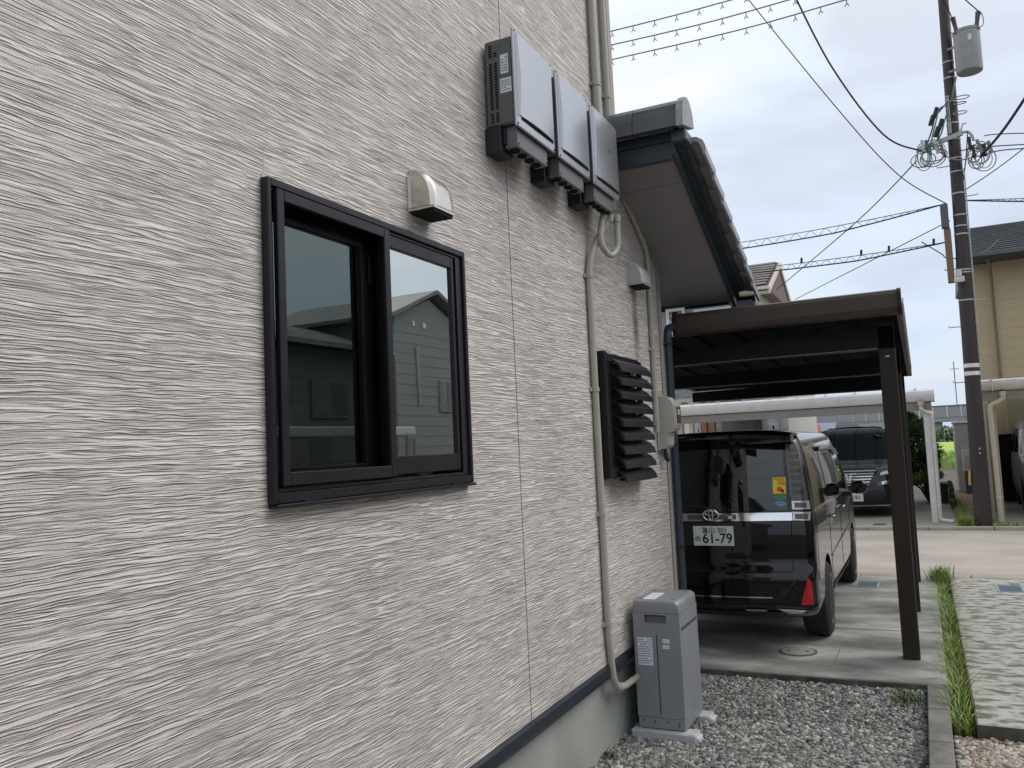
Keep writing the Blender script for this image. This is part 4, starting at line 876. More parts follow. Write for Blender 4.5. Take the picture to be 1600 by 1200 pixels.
# stickers in the rear window
def sticker(xa, xb, za, zb, m): 
    y = V.rear((xa+xb)/2, (za+zb)/2)-.0085; return obj('sticker', V.patch('rear', [(xa,za),(xb,za),(xb,zb),(xa,zb)], .0075, 3, 3, thick=.002), m, bv), y
YEL = mat('sticker_yellow', (.80,.58,.03), .5, var=.02); ORA = mat('sticker_orange', (.62,.09,.02), .5, var=.02)
sk, ys_ = sticker(.495,.595,1.268,1.398, YEL); sk['label'] = 'yellow sticker with red letters in the rear window'
text('sticker_text', 'KIDS', .036, (.545,V.rear(.545,1.375)-.010,1.378), (PI/2,0,0), ORA, sk, 1.0, bold=.0004); text('sticker_text', 'CAR', .032, (.562,V.rear(.545,1.35)-.010,1.349), (PI/2,0,0), ORA, sk, 1.0, bold=.0004)
q = MB(); yy = V.rear(.545,1.30)-.010
q.prism([(.515,yy,1.285),(.580,yy,1.285),(.583,yy,1.300),(.566,yy,1.306),(.556,yy,1.322),(.538,yy,1.322),(.530,yy,1.305),(.513,yy,1.300)], (0,.001,0)).lathe([(.012,0),(.012,.001)], (.530,yy,1.284), 'y', 12).lathe([(.012,0),(.012,.001)], (.568,yy,1.284), 'y', 12)
obj('car_print', q, ORA, sk)
for (zc, m_) in ((1.238, mat('sticker_green', (.07,.30,.14), .4)), (1.188, mat('sticker_blue', (.10,.27,.50), .4))):
    ov = MB(); cxo = .548; yo = V.rear(cxo, zc)-.009
    ov.prism([(cxo+.052*math.cos(a), yo+.02*(math.cos(a))*.15, zc+.022*math.sin(a)) for a in np.linspace(0,2*PI,24,endpoint=False)], (0,.002,0)); sk2 = obj('sticker', ov, m_, bv)
    if zc < 1.2:
        q = MB().tube([(cxo+.030*math.cos(a), yo-.001, zc+.012*math.sin(a)) for a in np.linspace(0,2*PI,20)], .0015, 6); obj('star_print', q, LABELW, sk2)
# wiper
obj('wiper', MB().tube([(.02,V.rear(0,1.16)-.03,1.155),(-.10,V.rear(0,1.18)-.03,1.175),(-.42,V.rear(.4,1.2)-.02,1.20)], .008, 8).lathe([(.001,-.04),(.02,-.035),(.022,0)], (.03,V.rear(0,1.15),1.152), 'y', 14), BLACKP, bv)
# right side: windows, pillars, belt line, doors
for s in (1,-1):
    sp('side_window', [(.33,1.15),(1.28,1.13),(1.28,1.60),(.42,1.585)], CGLASS, .005, sgn=s)
    sp('side_window', [(1.34,1.13),(2.36,1.11),(2.36,1.60),(1.34,1.605)], CGLASS, .005, sgn=s)
    sp('side_window', [(2.42,1.10),(3.30,1.10),(2.98,1.52),(2.42,1.59)], CGLASS, .005, sgn=s)
    sp('side_window', [(3.36,1.10),(3.62,1.10),(3.40,1.32),(3.20,1.38)], CGLASS, .005, sgn=s, nu=4)
    sp('belt_moulding', [(.30,1.105),(3.66,1.075),(3.66,1.090),(.30,1.125)], CHROME, .009, sgn=s, nu=24, nv=1)
    sp('window_visor', [(1.30,1.585),(2.40,1.575),(2.38,1.625),(1.34,1.63)], SMOKE, .030, sgn=s, nv=2, thick=.005); sp('window_visor', [(2.42,1.57),(3.02,1.50),(2.90,1.565),(2.42,1.622)], SMOKE, .030, sgn=s, nv=2, thick=.005)
    for y in (1.31, 2.39, 3.42): sp('door_seam', [(y,.40),(y+.007,.40),(y+.007,1.10),(y,1.10)], HOLE, .0022, sgn=s, nu=1)
    sp('slide_rail', [(.40,.985),(1.30,.98),(1.30,1.0),(.40,1.005)], HOLE, .003, sgn=s, nv=1)
    for y in (1.42, 2.50): obj('door_handle', MB().box(s*(w+.003) if s > 0 else -(w+.035), (w+.035) if s > 0 else -(w+.003), y, y+.17, .955, .98, .006), CHROME, bv)
    sp('side_sill', [(1.30,.27),(3.28,.27),(3.28,.33),(1.30,.36)], PAINT, .022, sgn=s, nv=2)
    sp('door_crease', [(1.32,.62),(3.40,.70),(3.40,.712),(1.32,.632)], PAINT, .010, sgn=s, nv=1, nu=16)
    ma = obj('wing_mirror', MB().box(*sorted((s*(w+.055), s*(w+.235))), 3.17, 3.32, 1.05, 1.205, .06), PAINT, bv, smooth=60)
    obj('mirror_glass', MB().box(*sorted((s*(w+.07), s*(w+.22))), 3.163, 3.1695, 1.09, 1.165, .0), CGLASS, ma)
    obj('mirror_arm', MB().box(*sorted((s*(w-.06), s*(w+.06))), 3.22, 3.28, 1.03, 1.08, .01), BLACKP, ma)
obj('windscreen', V.patch('front', [(-.66,1.16),(.66,1.16),(.60,1.68),(-.60,1.68)], .005, 14, 8), CGLASS, bv, smooth=40)
obj('mudguard', MB().box(.60,.785,1.26,1.275,.12,.30,.003), BLACKP, bv)
bv.location = (-1.605, 6.87, 0)

# navy van across the road, nose towards the camera
LA = [(.18,.80,.2,4.70),(.26,.86,.06,4.80),(.45,.905,.02,4.85),(.70,.915,0,4.84),(.90,.915,.04,4.80),(1.0,.91,.06,4.66),(1.07,.905,.07,4.42),(1.13,.895,.08,4.06),(1.35,.86,.12,3.72),(1.60,.81,.17,3.32),(1.76,.765,.22,3.05),(1.83,.71,.30,2.86),(1.865,.55,.45,2.6),(1.88,.3,.7,2.3)]
av, A, wa = base_van('dark navy van facing the road under the pale carport across the street', 'van', LA, NAVYP, (.95,3.90), .33, Rr=.12, Rf=.34, bowf=.14)
fp = lambda n, quad, m, off=.005, nu=14, nv=6, th=.012, par=None: obj(n, A.patch('front', quad, off, nu, nv, thick=th), m, par or av, smooth=40)
fp('windscreen', [(-.77,1.17),(.77,1.17),(.70,1.76),(-.70,1.76)], NGLASS, .006, 18, 10)
obj('roof_panel', MB().add([(x, y, A.Z[-1]+.004+(-.02*abs(x)/.6)) for y in (.5,2.55) for x in (-.62,0,.62)], [(0,1,4,3),(1,2,5,4)]), mat('roof_sheen', (.55,.56,.58), .15, coat=1), av)  # reflected sky put into a pale colour over the navy roof
CHR2 = mat('bright_trim', (.75,.76,.78), .18, metal=.55, var=.02)
gr = fp('grille', [(-.34,.64),(.34,.64),(.52,.99),(-.52,.99)], BLACKP, .008)
for k in range(6):
    z = .665+k*.056; e = .35+.030*k; fp('grille_bar', [(-e,z),(e,z),(e+.01,z+.022),(-e-.01,z+.022)], CHR2, .030, 16, 1, .03, gr)
ye2 = A.front(0,.86)+.055; em = MB()
for s in (1,-1): em.tube([(s*.015,ye2,.76),(s*.05,ye2,.90),(s*.15,ye2,.90)], .020, 8)
obj('emblem', em, CHR2, av)
for s in (1,-1):
    hl = fp('headlight', [(s*.52,.86),(s*.86,.92),(s*.87,1.06),(s*.54,.99)], SMOKE, .012, 10, 4)
    fp('headlight_rim', [(s*.50,.975),(s*.86,1.045),(s*.87,1.065),(s*.51,.992)], CHROME, .018, 8, 1, .01, hl)
    fp('headlight_bulb', [(s*.58,.86),(s*.74,.885),(s*.72,.945),(s*.60,.92)], mat('lamp_white', (.75,.76,.75), .2), .016, 3, 2, .01, hl)
    fp('fog_lamp_trim', [(s*.50,.64),(s*.84,.70),(s*.84,.78),(s*.54,.73)], SMOKE, .012, 6, 3)
    fp('fog_lamp', [(s*.60,.67),(s*.70,.69),(s*.70,.75),(s*.61,.735)], CHR2, .018, 4, 2)
    ma = obj('wing_mirror', MB().box(*sorted((s*(wa+.04), s*(wa+.25))), 3.35, 3.50, 1.05, 1.26, .04), NAVYP, av, smooth=50)
    for (a, b) in ((.5,1.5),(1.55,2.55),(2.62,3.35)): obj('side_window', A.patch('side', [(a,1.18),(b,1.17),(b-.05,1.68),(a,1.68)], .005, 8, 5, s), CGLASS, av, smooth=40)
fp('lower_grille', [(-.56,.34),(.56,.34),(.60,.56),(-.60,.56)], BLACKP, .008)
fp('lower_lip', [(-.80,.235),(.80,.235),(.80,.262),(-.80,.262)], CHROME, .016, 16, 1)
ypa = A.front(0,.46)+.03
pa = obj('number_plate', MB().box(-.245,.085,ypa,ypa+.006,.345,.51,.003), PLATE, av)
_t = text('plate_text', '17-91', .11, (-.07, 0, .42), (PI/2,0,PI), PLATEINK, pa, .95, bold=.002)
_t.data.transform(Matrix.Translation((0, ypa+.0075, 0)))
av.rotation_euler = (0,0,PI); av.location = (-1.40, 23.3, 0)

# pale van at the right edge
sv, S_, ws = base_van('pale silver van at the right edge inside the beige house carport', 'van', LA, SILVP, (.95,3.90), .33, Rr=.12, Rf=.34, bowf=.14)
for s in (1,-1):
    for (a, b) in ((.5,1.5),(1.55,2.55),(2.62,3.35)): obj('side_window', S_.patch('side', [(a,1.18),(b,1.17),(b-.05,1.68),(a,1.68)], .005, 8, 5, s), CGLASS, sv, smooth=40)
obj('windscreen', S_.patch('front', [(-.77,1.17),(.77,1.17),(.70,1.76),(-.70,1.76)], .006, 14, 8), CGLASS, sv, smooth=40)
obj('grille', S_.patch('front', [(-.5,.80),(.5,.80),(.5,1.0),(-.5,1.0)], .008, 10, 3), BLACKP, sv, smooth=40)
for s in (1,-1): obj('headlight', S_.patch('front', [(s*.55,.88),(s*.87,.92),(s*.87,1.05),(s*.56,1.0)], .012, 6, 3), SMOKEL, sv, smooth=40)
sv.rotation_euler = (0,0,PI); sv.location = (2.66, 23.6, 0)

POLY = bpy.data.materials.new('polycarbonate'); POLY.use_nodes = True; t = POLY.node_tree; pb_ = t.nodes['Principled BSDF']; pb_.inputs['Base Color'].default_value = (.24,.25,.26,1); pb_.inputs['Roughness'].default_value = .35
tr = t.nodes.new('ShaderNodeBsdfTransparent'); tr.inputs[0].default_value = (.64,.68,.70,1); ms = t.nodes.new('ShaderNodeMixShader'); ms.inputs[0].default_value = .65
nn = t.nodes.new('ShaderNodeTexNoise'); nn.inputs['Scale'].default_value = 3; mq = t.nodes.new('ShaderNodeMapRange'); mq.inputs[3].default_value = .55; mq.inputs[4].default_value = .75; t.links.new(nn.outputs[0], mq.inputs[0]); t.links.new(mq.outputs[0], ms.inputs[0])
t.links.new(pb_.outputs[0], ms.inputs[1]); t.links.new(tr.outputs[0], ms.inputs[2]); t.links.new(ms.outputs[0], t.nodes['Material Output'].inputs[0]); MATS['polycarbonate'] = POLY
# ------------------------------------------------------------------ pale carport across the road
pc = thing('carport', 'pale aluminium carport over the navy van across the road', 'carport', (0,17.6,0), 'pale carports across the road')
def pale_port(r, xl, xr, y, zg, depth, roofm=WHITEAL):
    gp2 = [(-.06,.02),(-.09,.06),(-.10,.14),(-.085,.21),(-.04,.245),(.03,.25),(.03,.0)]
    obj('front_gutter', MB().prism([(xl,y+a,zg+b) for a, b in gp2], (xr-xl,0,0)), WHITEAL, r, smooth=30)
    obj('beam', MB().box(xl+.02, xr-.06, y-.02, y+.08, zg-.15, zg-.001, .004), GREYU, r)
    n = 9; wd = (xr-xl-.1)/n
    for i in range(n):
        a = xl+.05+i*wd; obj('roof_panel', MB().box(a+.01,a+wd-.01,y+.035,y+depth,zg+.10,zg+.108), mat('polycarbonate', (.30,.32,.34), .3), r)
        obj('rafter', MB().box(a-.012,a+.012,y+.035,y+depth,zg+.06,zg+.125), WHITEAL, r)
        obj('gutter_clip', MB().box(a+wd*.5-.02,a+wd*.5+.02,y-.06,y-.02,zg+.251,zg+.27), WHITEAL, r)
pale_port(pc, -4.6, .27, 17.5, 2.25, 5.2)
obj('post', MB().box(.06,.17,17.48,17.60,0,2.10,.008), WHITEAL, pc); obj('post', MB().box(.06,.17,21.6,21.72,0,2.10,.008), WHITEAL, pc); obj('post', MB().box(-4.5,-4.39,17.48,17.60,0,2.10,.008), WHITEAL, pc)
dpp = thing('downpipe', 'beige downpipe with a kicked out foot on the pale carport post', 'downpipe', (.15,17.45,0))
obj('pipe', MB().tube([(.03,17.38,2.20),(.03,17.38,2.13)]+smooth_path([(.03,17.38,2.12),(.10,17.42,2.07),(.20,17.43,2.03),(.205,17.43,1.95)],4)+[(.205,17.43,.14)]+smooth_path([(.205,17.43,.10),(.24,17.42,.06),(.42,17.36,.035)],3), .034, 12), mat('pale_downpipe', (.60,.56,.50), .45), dpp, smooth=50)
obj('cup', MB().lathe([(.05,2.20),(.06,2.27),(.03,2.19),(.02,2.12)], (.03,17.38,0), seg=14), BEIGEP, dpp); obj('clip', MB().tube([(.205,17.43,.31),(.205,17.43,.34)], .042, 12), WHITEAL, dpp)

# ------------------------------------------------------------------ beige house with its carport (right)
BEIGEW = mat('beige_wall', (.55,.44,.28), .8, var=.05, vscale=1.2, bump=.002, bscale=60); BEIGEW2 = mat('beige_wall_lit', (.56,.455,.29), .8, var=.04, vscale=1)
GREYB = mat('grey_beige_wall', (.33,.30,.245), .8, var=.06)
SLATE = mat('slate_roof', (.055,.062,.070), .5, var=.25, vscale=5)
bh = thing('house', 'beige two storey house with dark slate roof right of the utility pole', 'house', (4,24,0))
YB = 21.6; xl = at(1516,415,YB).x; ze = at(1516,415,YB).z; 
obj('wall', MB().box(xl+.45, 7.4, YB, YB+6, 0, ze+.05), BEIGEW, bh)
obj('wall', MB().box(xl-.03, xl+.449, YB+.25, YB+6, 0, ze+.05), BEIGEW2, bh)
for i in range(14): 
    z = 2.6+i*.22
    if z < ze: obj('siding_line', MB().box(xl+.46, 7.39, YB-.003, YB+.001, z, z+.008), mat('beige_joint', (.44,.355,.23), .8), bh)
rfb = obj('roof', MB().prism([(xl-.10,YB-.75,ze+.06),(xl-.10,YB-.75,ze+.16),(xl-.10,YB+2.6,ze+1.42),(xl-.10,YB+5.8,ze+.16),(xl-.10,YB+5.8,ze+.06)], (7.9-xl,0,0)), SLATE, bh)
nrow = 14; v0 = Vector((0,YB-.75,ze+.163)); v1 = Vector((0,YB+2.6,ze+1.423))
for i in range(nrow):
    a = v0+(v1-v0)*(i/nrow); obj('slate_course', MB().box(xl-.11, 7.62, a.y-.015, a.y+.005, a.z-.004, a.z+.02), SLATE, rfb)
obj('eave_gutter', MB().box(xl-.12,7.6,YB-.84,YB-.752,ze+.03,ze+.14,.02), mat('gutter_grey', (.10,.105,.11), .4), bh)
obj('soffit', MB().box(xl-.09,7.5,YB-.745,YB-.001,ze+.02,ze+.058), mat('dark_soffit', (.10,.10,.10), .7), bh)
xd = at(1546,425,YB-.06).x
obj('wall_pipe', MB().tube([(xd-.05,YB-.6,ze-.0),(xd-.02,YB-.3,ze-.12),(xd+.02,YB-.06,ze-.35),(xd+.02,YB-.06,2.3)], .032, 10), mat('grey_brown_pipe', (.24,.19,.13), .5), bh, smooth=50)
obj('garage_opening', MB().box(1.52,1.80,YB-.012,YB-.002,.06,1.56), HOLE, bh)
obj('garage_wall', MB().box(1.81,4.9,YB-.012,YB-.002,0,1.56), mat('dark_garage', (.03,.03,.03), .8), bh)
bc = thing('carport', 'beige carport in front of the beige house, right of the utility pole', 'carport', (1.2,17.3,0), 'pale carports across the road')
gp2 = [(-.06,.02),(-.09,.06),(-.10,.14),(-.085,.19),(-.04,.215),(.03,.22),(.03,.0)]
BG = mat('beige_gutter', (.52,.50,.45), .35)
obj('front_gutter', MB().prism([(1.02,17.3+a,2.37+b) for a, b in gp2], (5,0,0)), BG, bc, smooth=30)
obj('gutter_joint', MB().box(1.19,1.215,17.19,17.34,2.37,2.60,.004), BG, bc)
obj('beam', MB().box(1.04,6.0,17.3,17.38,2.20,2.368,.004), mat('beige_beam', (.26,.22,.165), .5), bc)
obj('roof_panel', MB().box(1.05,6,17.4,21.5,2.44,2.45), POLY, bc)
obj('post', MB().box(1.13,1.24,17.42,17.54,0,2.19,.006), GREYB, bc); obj('post', MB().box(1.13,1.24,21.2,21.3,0,2.19,.006), GREYB, bc)
obj('side_screen', MB().box(1.08,1.10,17.5,21.4,.0,2.15), GREYB, bc)
d2 = thing('downpipe', 'beige downpipe with a bent top on the right carport post', 'downpipe', (1.25,17.3,0))
obj('pipe', MB().tube([(1.36,17.26,2.32),(1.36,17.26,2.24)]+smooth_path([(1.36,17.26,2.23),(1.28,17.27,2.18),(1.17,17.28,2.12),(1.145,17.28,2.02)],4)+[(1.16,17.28,.04)], .042, 12), BEIGEP, d2, smooth=50)
obj('cup', MB().lathe([(.05,2.28),(.062,2.36),(.03,2.27),(.02,2.2)], (1.36,17.26,0), seg=14), BEIGEP, d2); obj('clip', MB().tube([(1.16,17.28,.46),(1.16,17.28,.49)], .05, 12), WHITEAL, d2)

# storage shed and outdoor unit further back
sh = thing('storage_shed', 'pale grey metal shed with a grey top edge behind the brick path', 'shed', (1.2,26,0))
a = at(1490,662,26); obj('body', MB().box(a.x, a.x+.9, 26, 27.2, 0, a.z, .01), mat('shed_grey', (.36,.35,.33), .6), sh); obj('roof', MB().box(a.x-.03,a.x+.93,25.95,27.25,a.z+.001,a.z+.05,.01), mat('shed_top', (.5,.5,.49), .5), sh)
ac = thing('outdoor_unit', 'pale air conditioner outdoor unit standing against the grey shed', 'outdoor unit', (1.1,25.5,0))
p0, p1 = at(1503,703,25.4), at(1518,736,25.4)
obj('case', MB().box(p0.x,p1.x+.3,25.4,25.7,p1.z,p0.z,.01), mat('ac_white', (.45,.44,.42), .5), ac); 
for k in range(4): obj('grille_bar', MB().box(p0.x+.04,p1.x+.26,25.385,25.399,p1.z+.1+k*.09,p1.z+.12+k*.09), GREYB, ac)
obj('stand', MB().box(p0.x+.02,p1.x+.28,25.42,25.68,.0,p1.z-.001,.01), mat('stand_dark', (.06,.065,.08), .6), ac)
bxp = thing('planter_box', 'black planter tub under the dark green bush by the pale carport', 'planter', (.3,22.9,0))
obj('tub', MB().box(.16,.46,22.0,22.8,0,.44,.02), mat('tub_black', (.018,.018,.025), .6), bxp); obj('rim', MB().box(.15,.47,21.98,22.82,.441,.47,.01), mat('tub_rim', (.03,.03,.035), .6), bxp)

# ------------------------------------------------------------------ foliage
LEAFM = col_mat('leaf_clusters', .55)
def leaves(name, centers, radii, n, size, cols, parent):
    cs = np.array(centers); rs = np.array(radii); k = rng.integers(0,len(cs),n)
    d = rng.normal(0,1,(n,3)); d /= np.linalg.norm(d,axis=1)[:,None]; rad = rng.uniform(.35,1.05,n)**.6
    C = cs[k]+d*rad[:,None]*rs[k]
    u = rng.normal(0,1,(n,3)); u /= np.linalg.norm(u,axis=1)[:,None]; v = np.cross(u, rng.normal(0,1,(n,3))); v /= np.linalg.norm(v,axis=1)[:,None]
    s = (size*rng.uniform(.6,1.5,n))[:,None]
    Vv = np.stack([C-u*s, C+v*s*.45, C+u*s, C-v*s*.45],1).reshape(-1,3)-np.array(root_of(parent).location)
    F = np.arange(n)[:,None]*4+[[0,1,2,3]]
    cc = np.array(cols)[rng.integers(0,len(cols),n)]*rng.uniform(.6,1.4,(n,1))
    o = npmesh(name, Vv, F, np.repeat(cc,4,0), LEAFM, False); o.parent = parent; return o
DG = [(.035,.085,.04),(.055,.12,.05),(.08,.16,.06),(.03,.065,.03)]; LG = [(.11,.20,.05),(.16,.26,.06),(.08,.15,.04)]
def shrub(lab, base, cents, rads, n, size, cols, cat='bush', name='bush'):
    r = thing(name, lab, cat, base); b = Vector(base)
    tr = MB()
    for c in cents[:8]: tr.tube([b+Vector((0,0,-.02)), b.lerp(Vector(c),.5)+Vector((.04,0,.05)), c], [.05,.03,.01], 6)
    obj('trunk', tr, mat('bark', (.07,.05,.035), .9), r); leaves('crown', cents, rads, n, size, cols, r); return r
c0 = []; rs0 = []
for (px, py, Y) in ((1432,665,23),(1448,655,23.4),(1452,690,23),(1440,700,22.8),(1430,730,23.2),(1462,725,23.2),(1460,705,23.6),(1450,735,22.8),(1425,690,23.4),(1446,668,23.8)): c0.append(tuple(at(px,py,Y)))
for i in range(26):
    c0.append(tuple(at((lambda v: random.uniform(1416,1452+(v-648)*.22))(q_ := random.uniform(648,738)),q_,23+random.uniform(-.5,.6)))); 
rs0 = [tuple(rng.uniform(.10,.26,3)) for _ in c0]
shrub('dark green conifer bush behind the pale carport post', (.05,23.2,.0), c0, rs0, 15000, .032, DG+LG[:1])
c1 = [tuple(at(px,py,22.0)) for px, py in ((1418,748),(1430,750),(1440,747),(1458,742))]
shrub('low light green shrub in front of the dark conifer', (.1,22.2,0), c1, [(.22,.22,.13)]*4, 6000, .03, LG)
c2 = [tuple(at(px,py,20+i*.8)) for i, (px, py) in enumerate(((1489,783),(1487,775),(1486,764),(1484,757)))]
shrub('leafy weeds at the corner of the brick path', (.5,20.5,0), c2, [(.06,.3,.09)]*4, 900, .028, LG+DG, 'weeds', 'bush')

# far field, viaduct, distant things
structure('far_field', MB().box(-120, 120, 60, 130, -.15, .02), ground_mat('rice_field', (.30,.42,.05), (.42,.52,.10), .12, (1,1,1), (.3,)))
tag(grass('crop_rows', 5000, lambda n: rng.uniform(-14,14,n), lambda n: rng.uniform(44,62,n), .2, .8, [(.20,.34,.05),(.28,.40,.08)], .06, .5, -.1), 'rows of green crops in the far field', 'crops', kind='stuff')
vd = thing('viaduct', 'long pale concrete railway viaduct crossing behind the far field', 'viaduct', (0,150,0))
VC = mat('viaduct_concrete', (.34,.35,.355), .85, var=.1, vscale=.4); VD = mat('viaduct_dark', (.12,.13,.14), .8)
zt0, zb0 = 5.55, 3.7
obj('deck', MB().box(-70,60,150,158,zb0-.7,zb0), VC, vd); obj('top_rail', MB().box(-70,60,149.8,150.2,zt0-.12,zt0+.05), VD, vd)
pnl = obj('parapet_panel', MB().box(-70,-68.1,149.9,150.1,zb0,zt0-.13), VC, vd)
for i in range(1, 64): dupe(pnl, (2*i,0,0))
pst = obj('parapet_post', MB().box(-68.06,-68.02,149.8,150.15,zb0,zt0), mat('post_pale', (.5,.5,.5), .7), vd)
for i in range(1, 64): dupe(pst, (2*i,0,0))
pr = obj('pier', MB().box(-70,-68.8,151,157,-.1,zb0-.71,.05), VC, vd)
for i in range(1, 17): dupe(pr, (8*i,0,0))
def far_mast(px, h, Y, lab): 
    b = at(px, 660, Y); m_ = thing('mast', lab, 'mast', (b.x,Y,0)); obj('pole', MB().tube([(b.x,Y,-.1),(b.x,Y,h)], .07, 6), VD, m_); obj('arm', MB().box(b.x-.7,b.x+.7,Y-.05,Y+.05,h*.9,h*.9+.08), VD, m_)
far_mast(1498, 12.6, 151, 'thin dark mast standing above the far viaduct')
for (px, w_, h_, Y, colr, roofc, lab) in ((1250,3.6,2.0,110,(.45,.44,.42),(.45,.08,.06),'tiny far house with a red roof beyond the field'), (1278,3.4,2.2,112,(.55,.55,.55),(.20,.24,.32),'tiny far house with a blue grey roof beyond the field'), (1305,4.5,1.9,112,(.3,.32,.35),(.05,.055,.07),'tiny far house with a black roof beyond the field'), (1352,4,1.8,113,(.4,.4,.4),(.12,.12,.13),'tiny far house near the roof of the navy van')):
    b = at(px, 668, Y); m_ = thing('house', lab, 'house', (b.x,Y,0))
    obj('wall', MB().box(b.x-w_/2,b.x+w_/2,Y,Y+5,0,h_), mat('far_wall%d' % px, colr, .8), m_); obj('roof', MB().prism([(b.x-w_/2-.3,Y-.4,h_),(b.x-w_/2-.3,Y+2.4,h_+1.1),(b.x-w_/2-.3,Y+5.4,h_)], (w_+.6,0,0)), mat('far_roof%d' % px, roofc, .7), m_)
def far_trees():
    cs, rs = [], []
    for i in range(60): cs.append((-45+i*1.6+rng.uniform(-.5,.5), 135+rng.uniform(-4,4), rng.uniform(.4,1.6))); rs.append((1.3,1.5,rng.uniform(.6,1.3)))
    r = thing('x','x','x'); o = leaves('tree_line', cs, rs, 16000, .22, DG+LG, r); o.parent = None; bpy.data.objects.remove(r); tag(o, 'low dark tree line at the foot of the viaduct', 'trees', kind='stuff')
far_trees()

# ------------------------------------------------------------------ buildings behind the pale carport (left)
nh = thing('house', 'white neighbour house with brown tiled gable rising over the brown carport', 'house', (-5,27,0))
YG = 25.0; WALLG = mat('grey_patterned_wall', (.30,.30,.31), .8, var=.3, vscale=9, bump=.01, bscale=9); CREAM = mat('cream_verge', (.62,.58,.50), .6)
ap = at(1199,415,YG+2.6); er = at(1181,453,YG)
# gable end facing the camera side, ridge running back to the left
obj('wall', MB().box(-10.5, ap.x-.08, YG+.55, YG+7, 0, er.z-.25), WALLG, nh)
BROWN = mat('brown_roof_tile', (.12,.07,.068), .6, var=.15, vscale=7)
rz = ap.z; hw = 2.6; dz = ap.z-er.z
rfn = obj('roof', MB().prism([(-11,YG,rz-dz),(-11,YG,rz-dz+.1),(-11,YG+hw,rz+.06),(-11,YG+2*hw,rz-dz+.1),(-11,YG+2*hw,rz-dz)], (11+ap.x+.35,0,0)), BROWN, nh)
PALE = mat('pale_tile_line', (.50,.45,.43), .6)
for i in range(9):
    f_ = (i+.3)/9; yy = YG+hw*f_; zz = rz-dz+.1+(dz-.04)*f_
    obj('tile_course', MB().box(-11, ap.x+.30, yy-.05, yy-.01, zz+.03, zz+.075), PALE, rfn); obj('tile_course', MB().box(-11, ap.x+.32, yy-.01, yy+.16, zz-.01, zz+.055), BROWN, rfn)
obj('verge', MB().prism([(ap.x+.36,YG-.02,rz-dz-.12),(ap.x+.36,YG-.02,rz-dz+.06),(ap.x+.36,YG+hw,rz+.06),(ap.x+.36,YG+2*hw,rz-dz+.06),(ap.x+.36,YG+2*hw,rz-dz-.12),(ap.x+.36,YG+hw,rz-.12)], (.05,0,0)), CREAM, nh)
obj('gable_wall', MB().prism([(ap.x+.02,YG+.3,rz-dz-.1),(ap.x+.02,YG+hw,rz-.10),(ap.x+.02,YG+2*hw-.3,rz-dz-.1),(ap.x+.02,YG+2*hw-.3,.0),(ap.x+.02,YG+.3,.0)], (-.1,0,0)), mat('gable_beige', (.40,.39,.34), .7), nh)
obj('verge_soffit', MB().prism([(ap.x+.021,YG+hw,rz-.03),(ap.x+.021,YG+2*hw,rz-dz-.02),(ap.x+.021,YG+2*hw,rz-dz-.05),(ap.x+.021,YG+hw,rz-.06)], (.338,0,0)), CREAM, nh)
obj('verge_soffit', MB().prism([(ap.x+.021,YG,rz-dz-.02),(ap.x+.021,YG+hw,rz-.03),(ap.x+.021,YG+hw,rz-.06),(ap.x+.021,YG,rz-dz-.05)], (.338,0,0)), CREAM, nh)
obj('gutter', MB().box(-11,ap.x+.38,YG-.12,YG-.005,rz-dz-.02,rz-dz+.07,.02), CREAM, nh)
obj('soffit', MB().box(-11,ap.x+.34,YG+.0,YG+.55,rz-dz-.06,rz-dz-.001), CREAM, nh)
wn = obj('window', MB().box(-4.95,-4.25,YG+.50,YG+.549,rz-dz-.75,rz-dz-.18), mat('navy_window', (.02,.025,.04), .3), nh); obj('sill', MB().box(-5.0,-4.2,YG+.46,YG+.5,rz-dz-.80,rz-dz-.755), PALE, wn)
a0, a1 = at(1044,485,YG+.4), at(1064,508,YG+.4)
wn = obj('window', MB().box(a0.x-.1,a1.x+.12,YG+.46,YG+.549,a1.z-.02,a0.z+.05), mat('white_sash', (.72,.74,.74), .5), nh)
for i in range(2):
    for j in range(3): obj('pane', MB().box(a0.x+.0+i*.22,a0.x+.19+i*.22,YG+.45,YG+.459,a1.z+.04+j*.15,a1.z+.16+j*.15), CGLASS, wn)
obj('window_apron', MB().prism([(a0.x-.1,YG+.46,a1.z-.03),(a1.x+.12,YG+.46,a1.z-.03),((a0.x+a1.x)/2,YG+.46,a1.z-.42)], (0,.08,0)), mat('white_board', (.70,.68,.62), .6), wn)
a0, a1 = at(1082,487,YG+.4), at(1141,478,YG+.4)
wn = obj('window', MB().box(a0.x,a1.x,YG+.46,YG+.549,a0.z-.55,a1.z+.02), mat('white_sash', (.72,.74,.74), .5), nh); obj('pane', MB().box(a0.x+.08,a1.x-.08,YG+.45,YG+.459,a0.z-.5,a1.z-.08), CGLASS, wn)
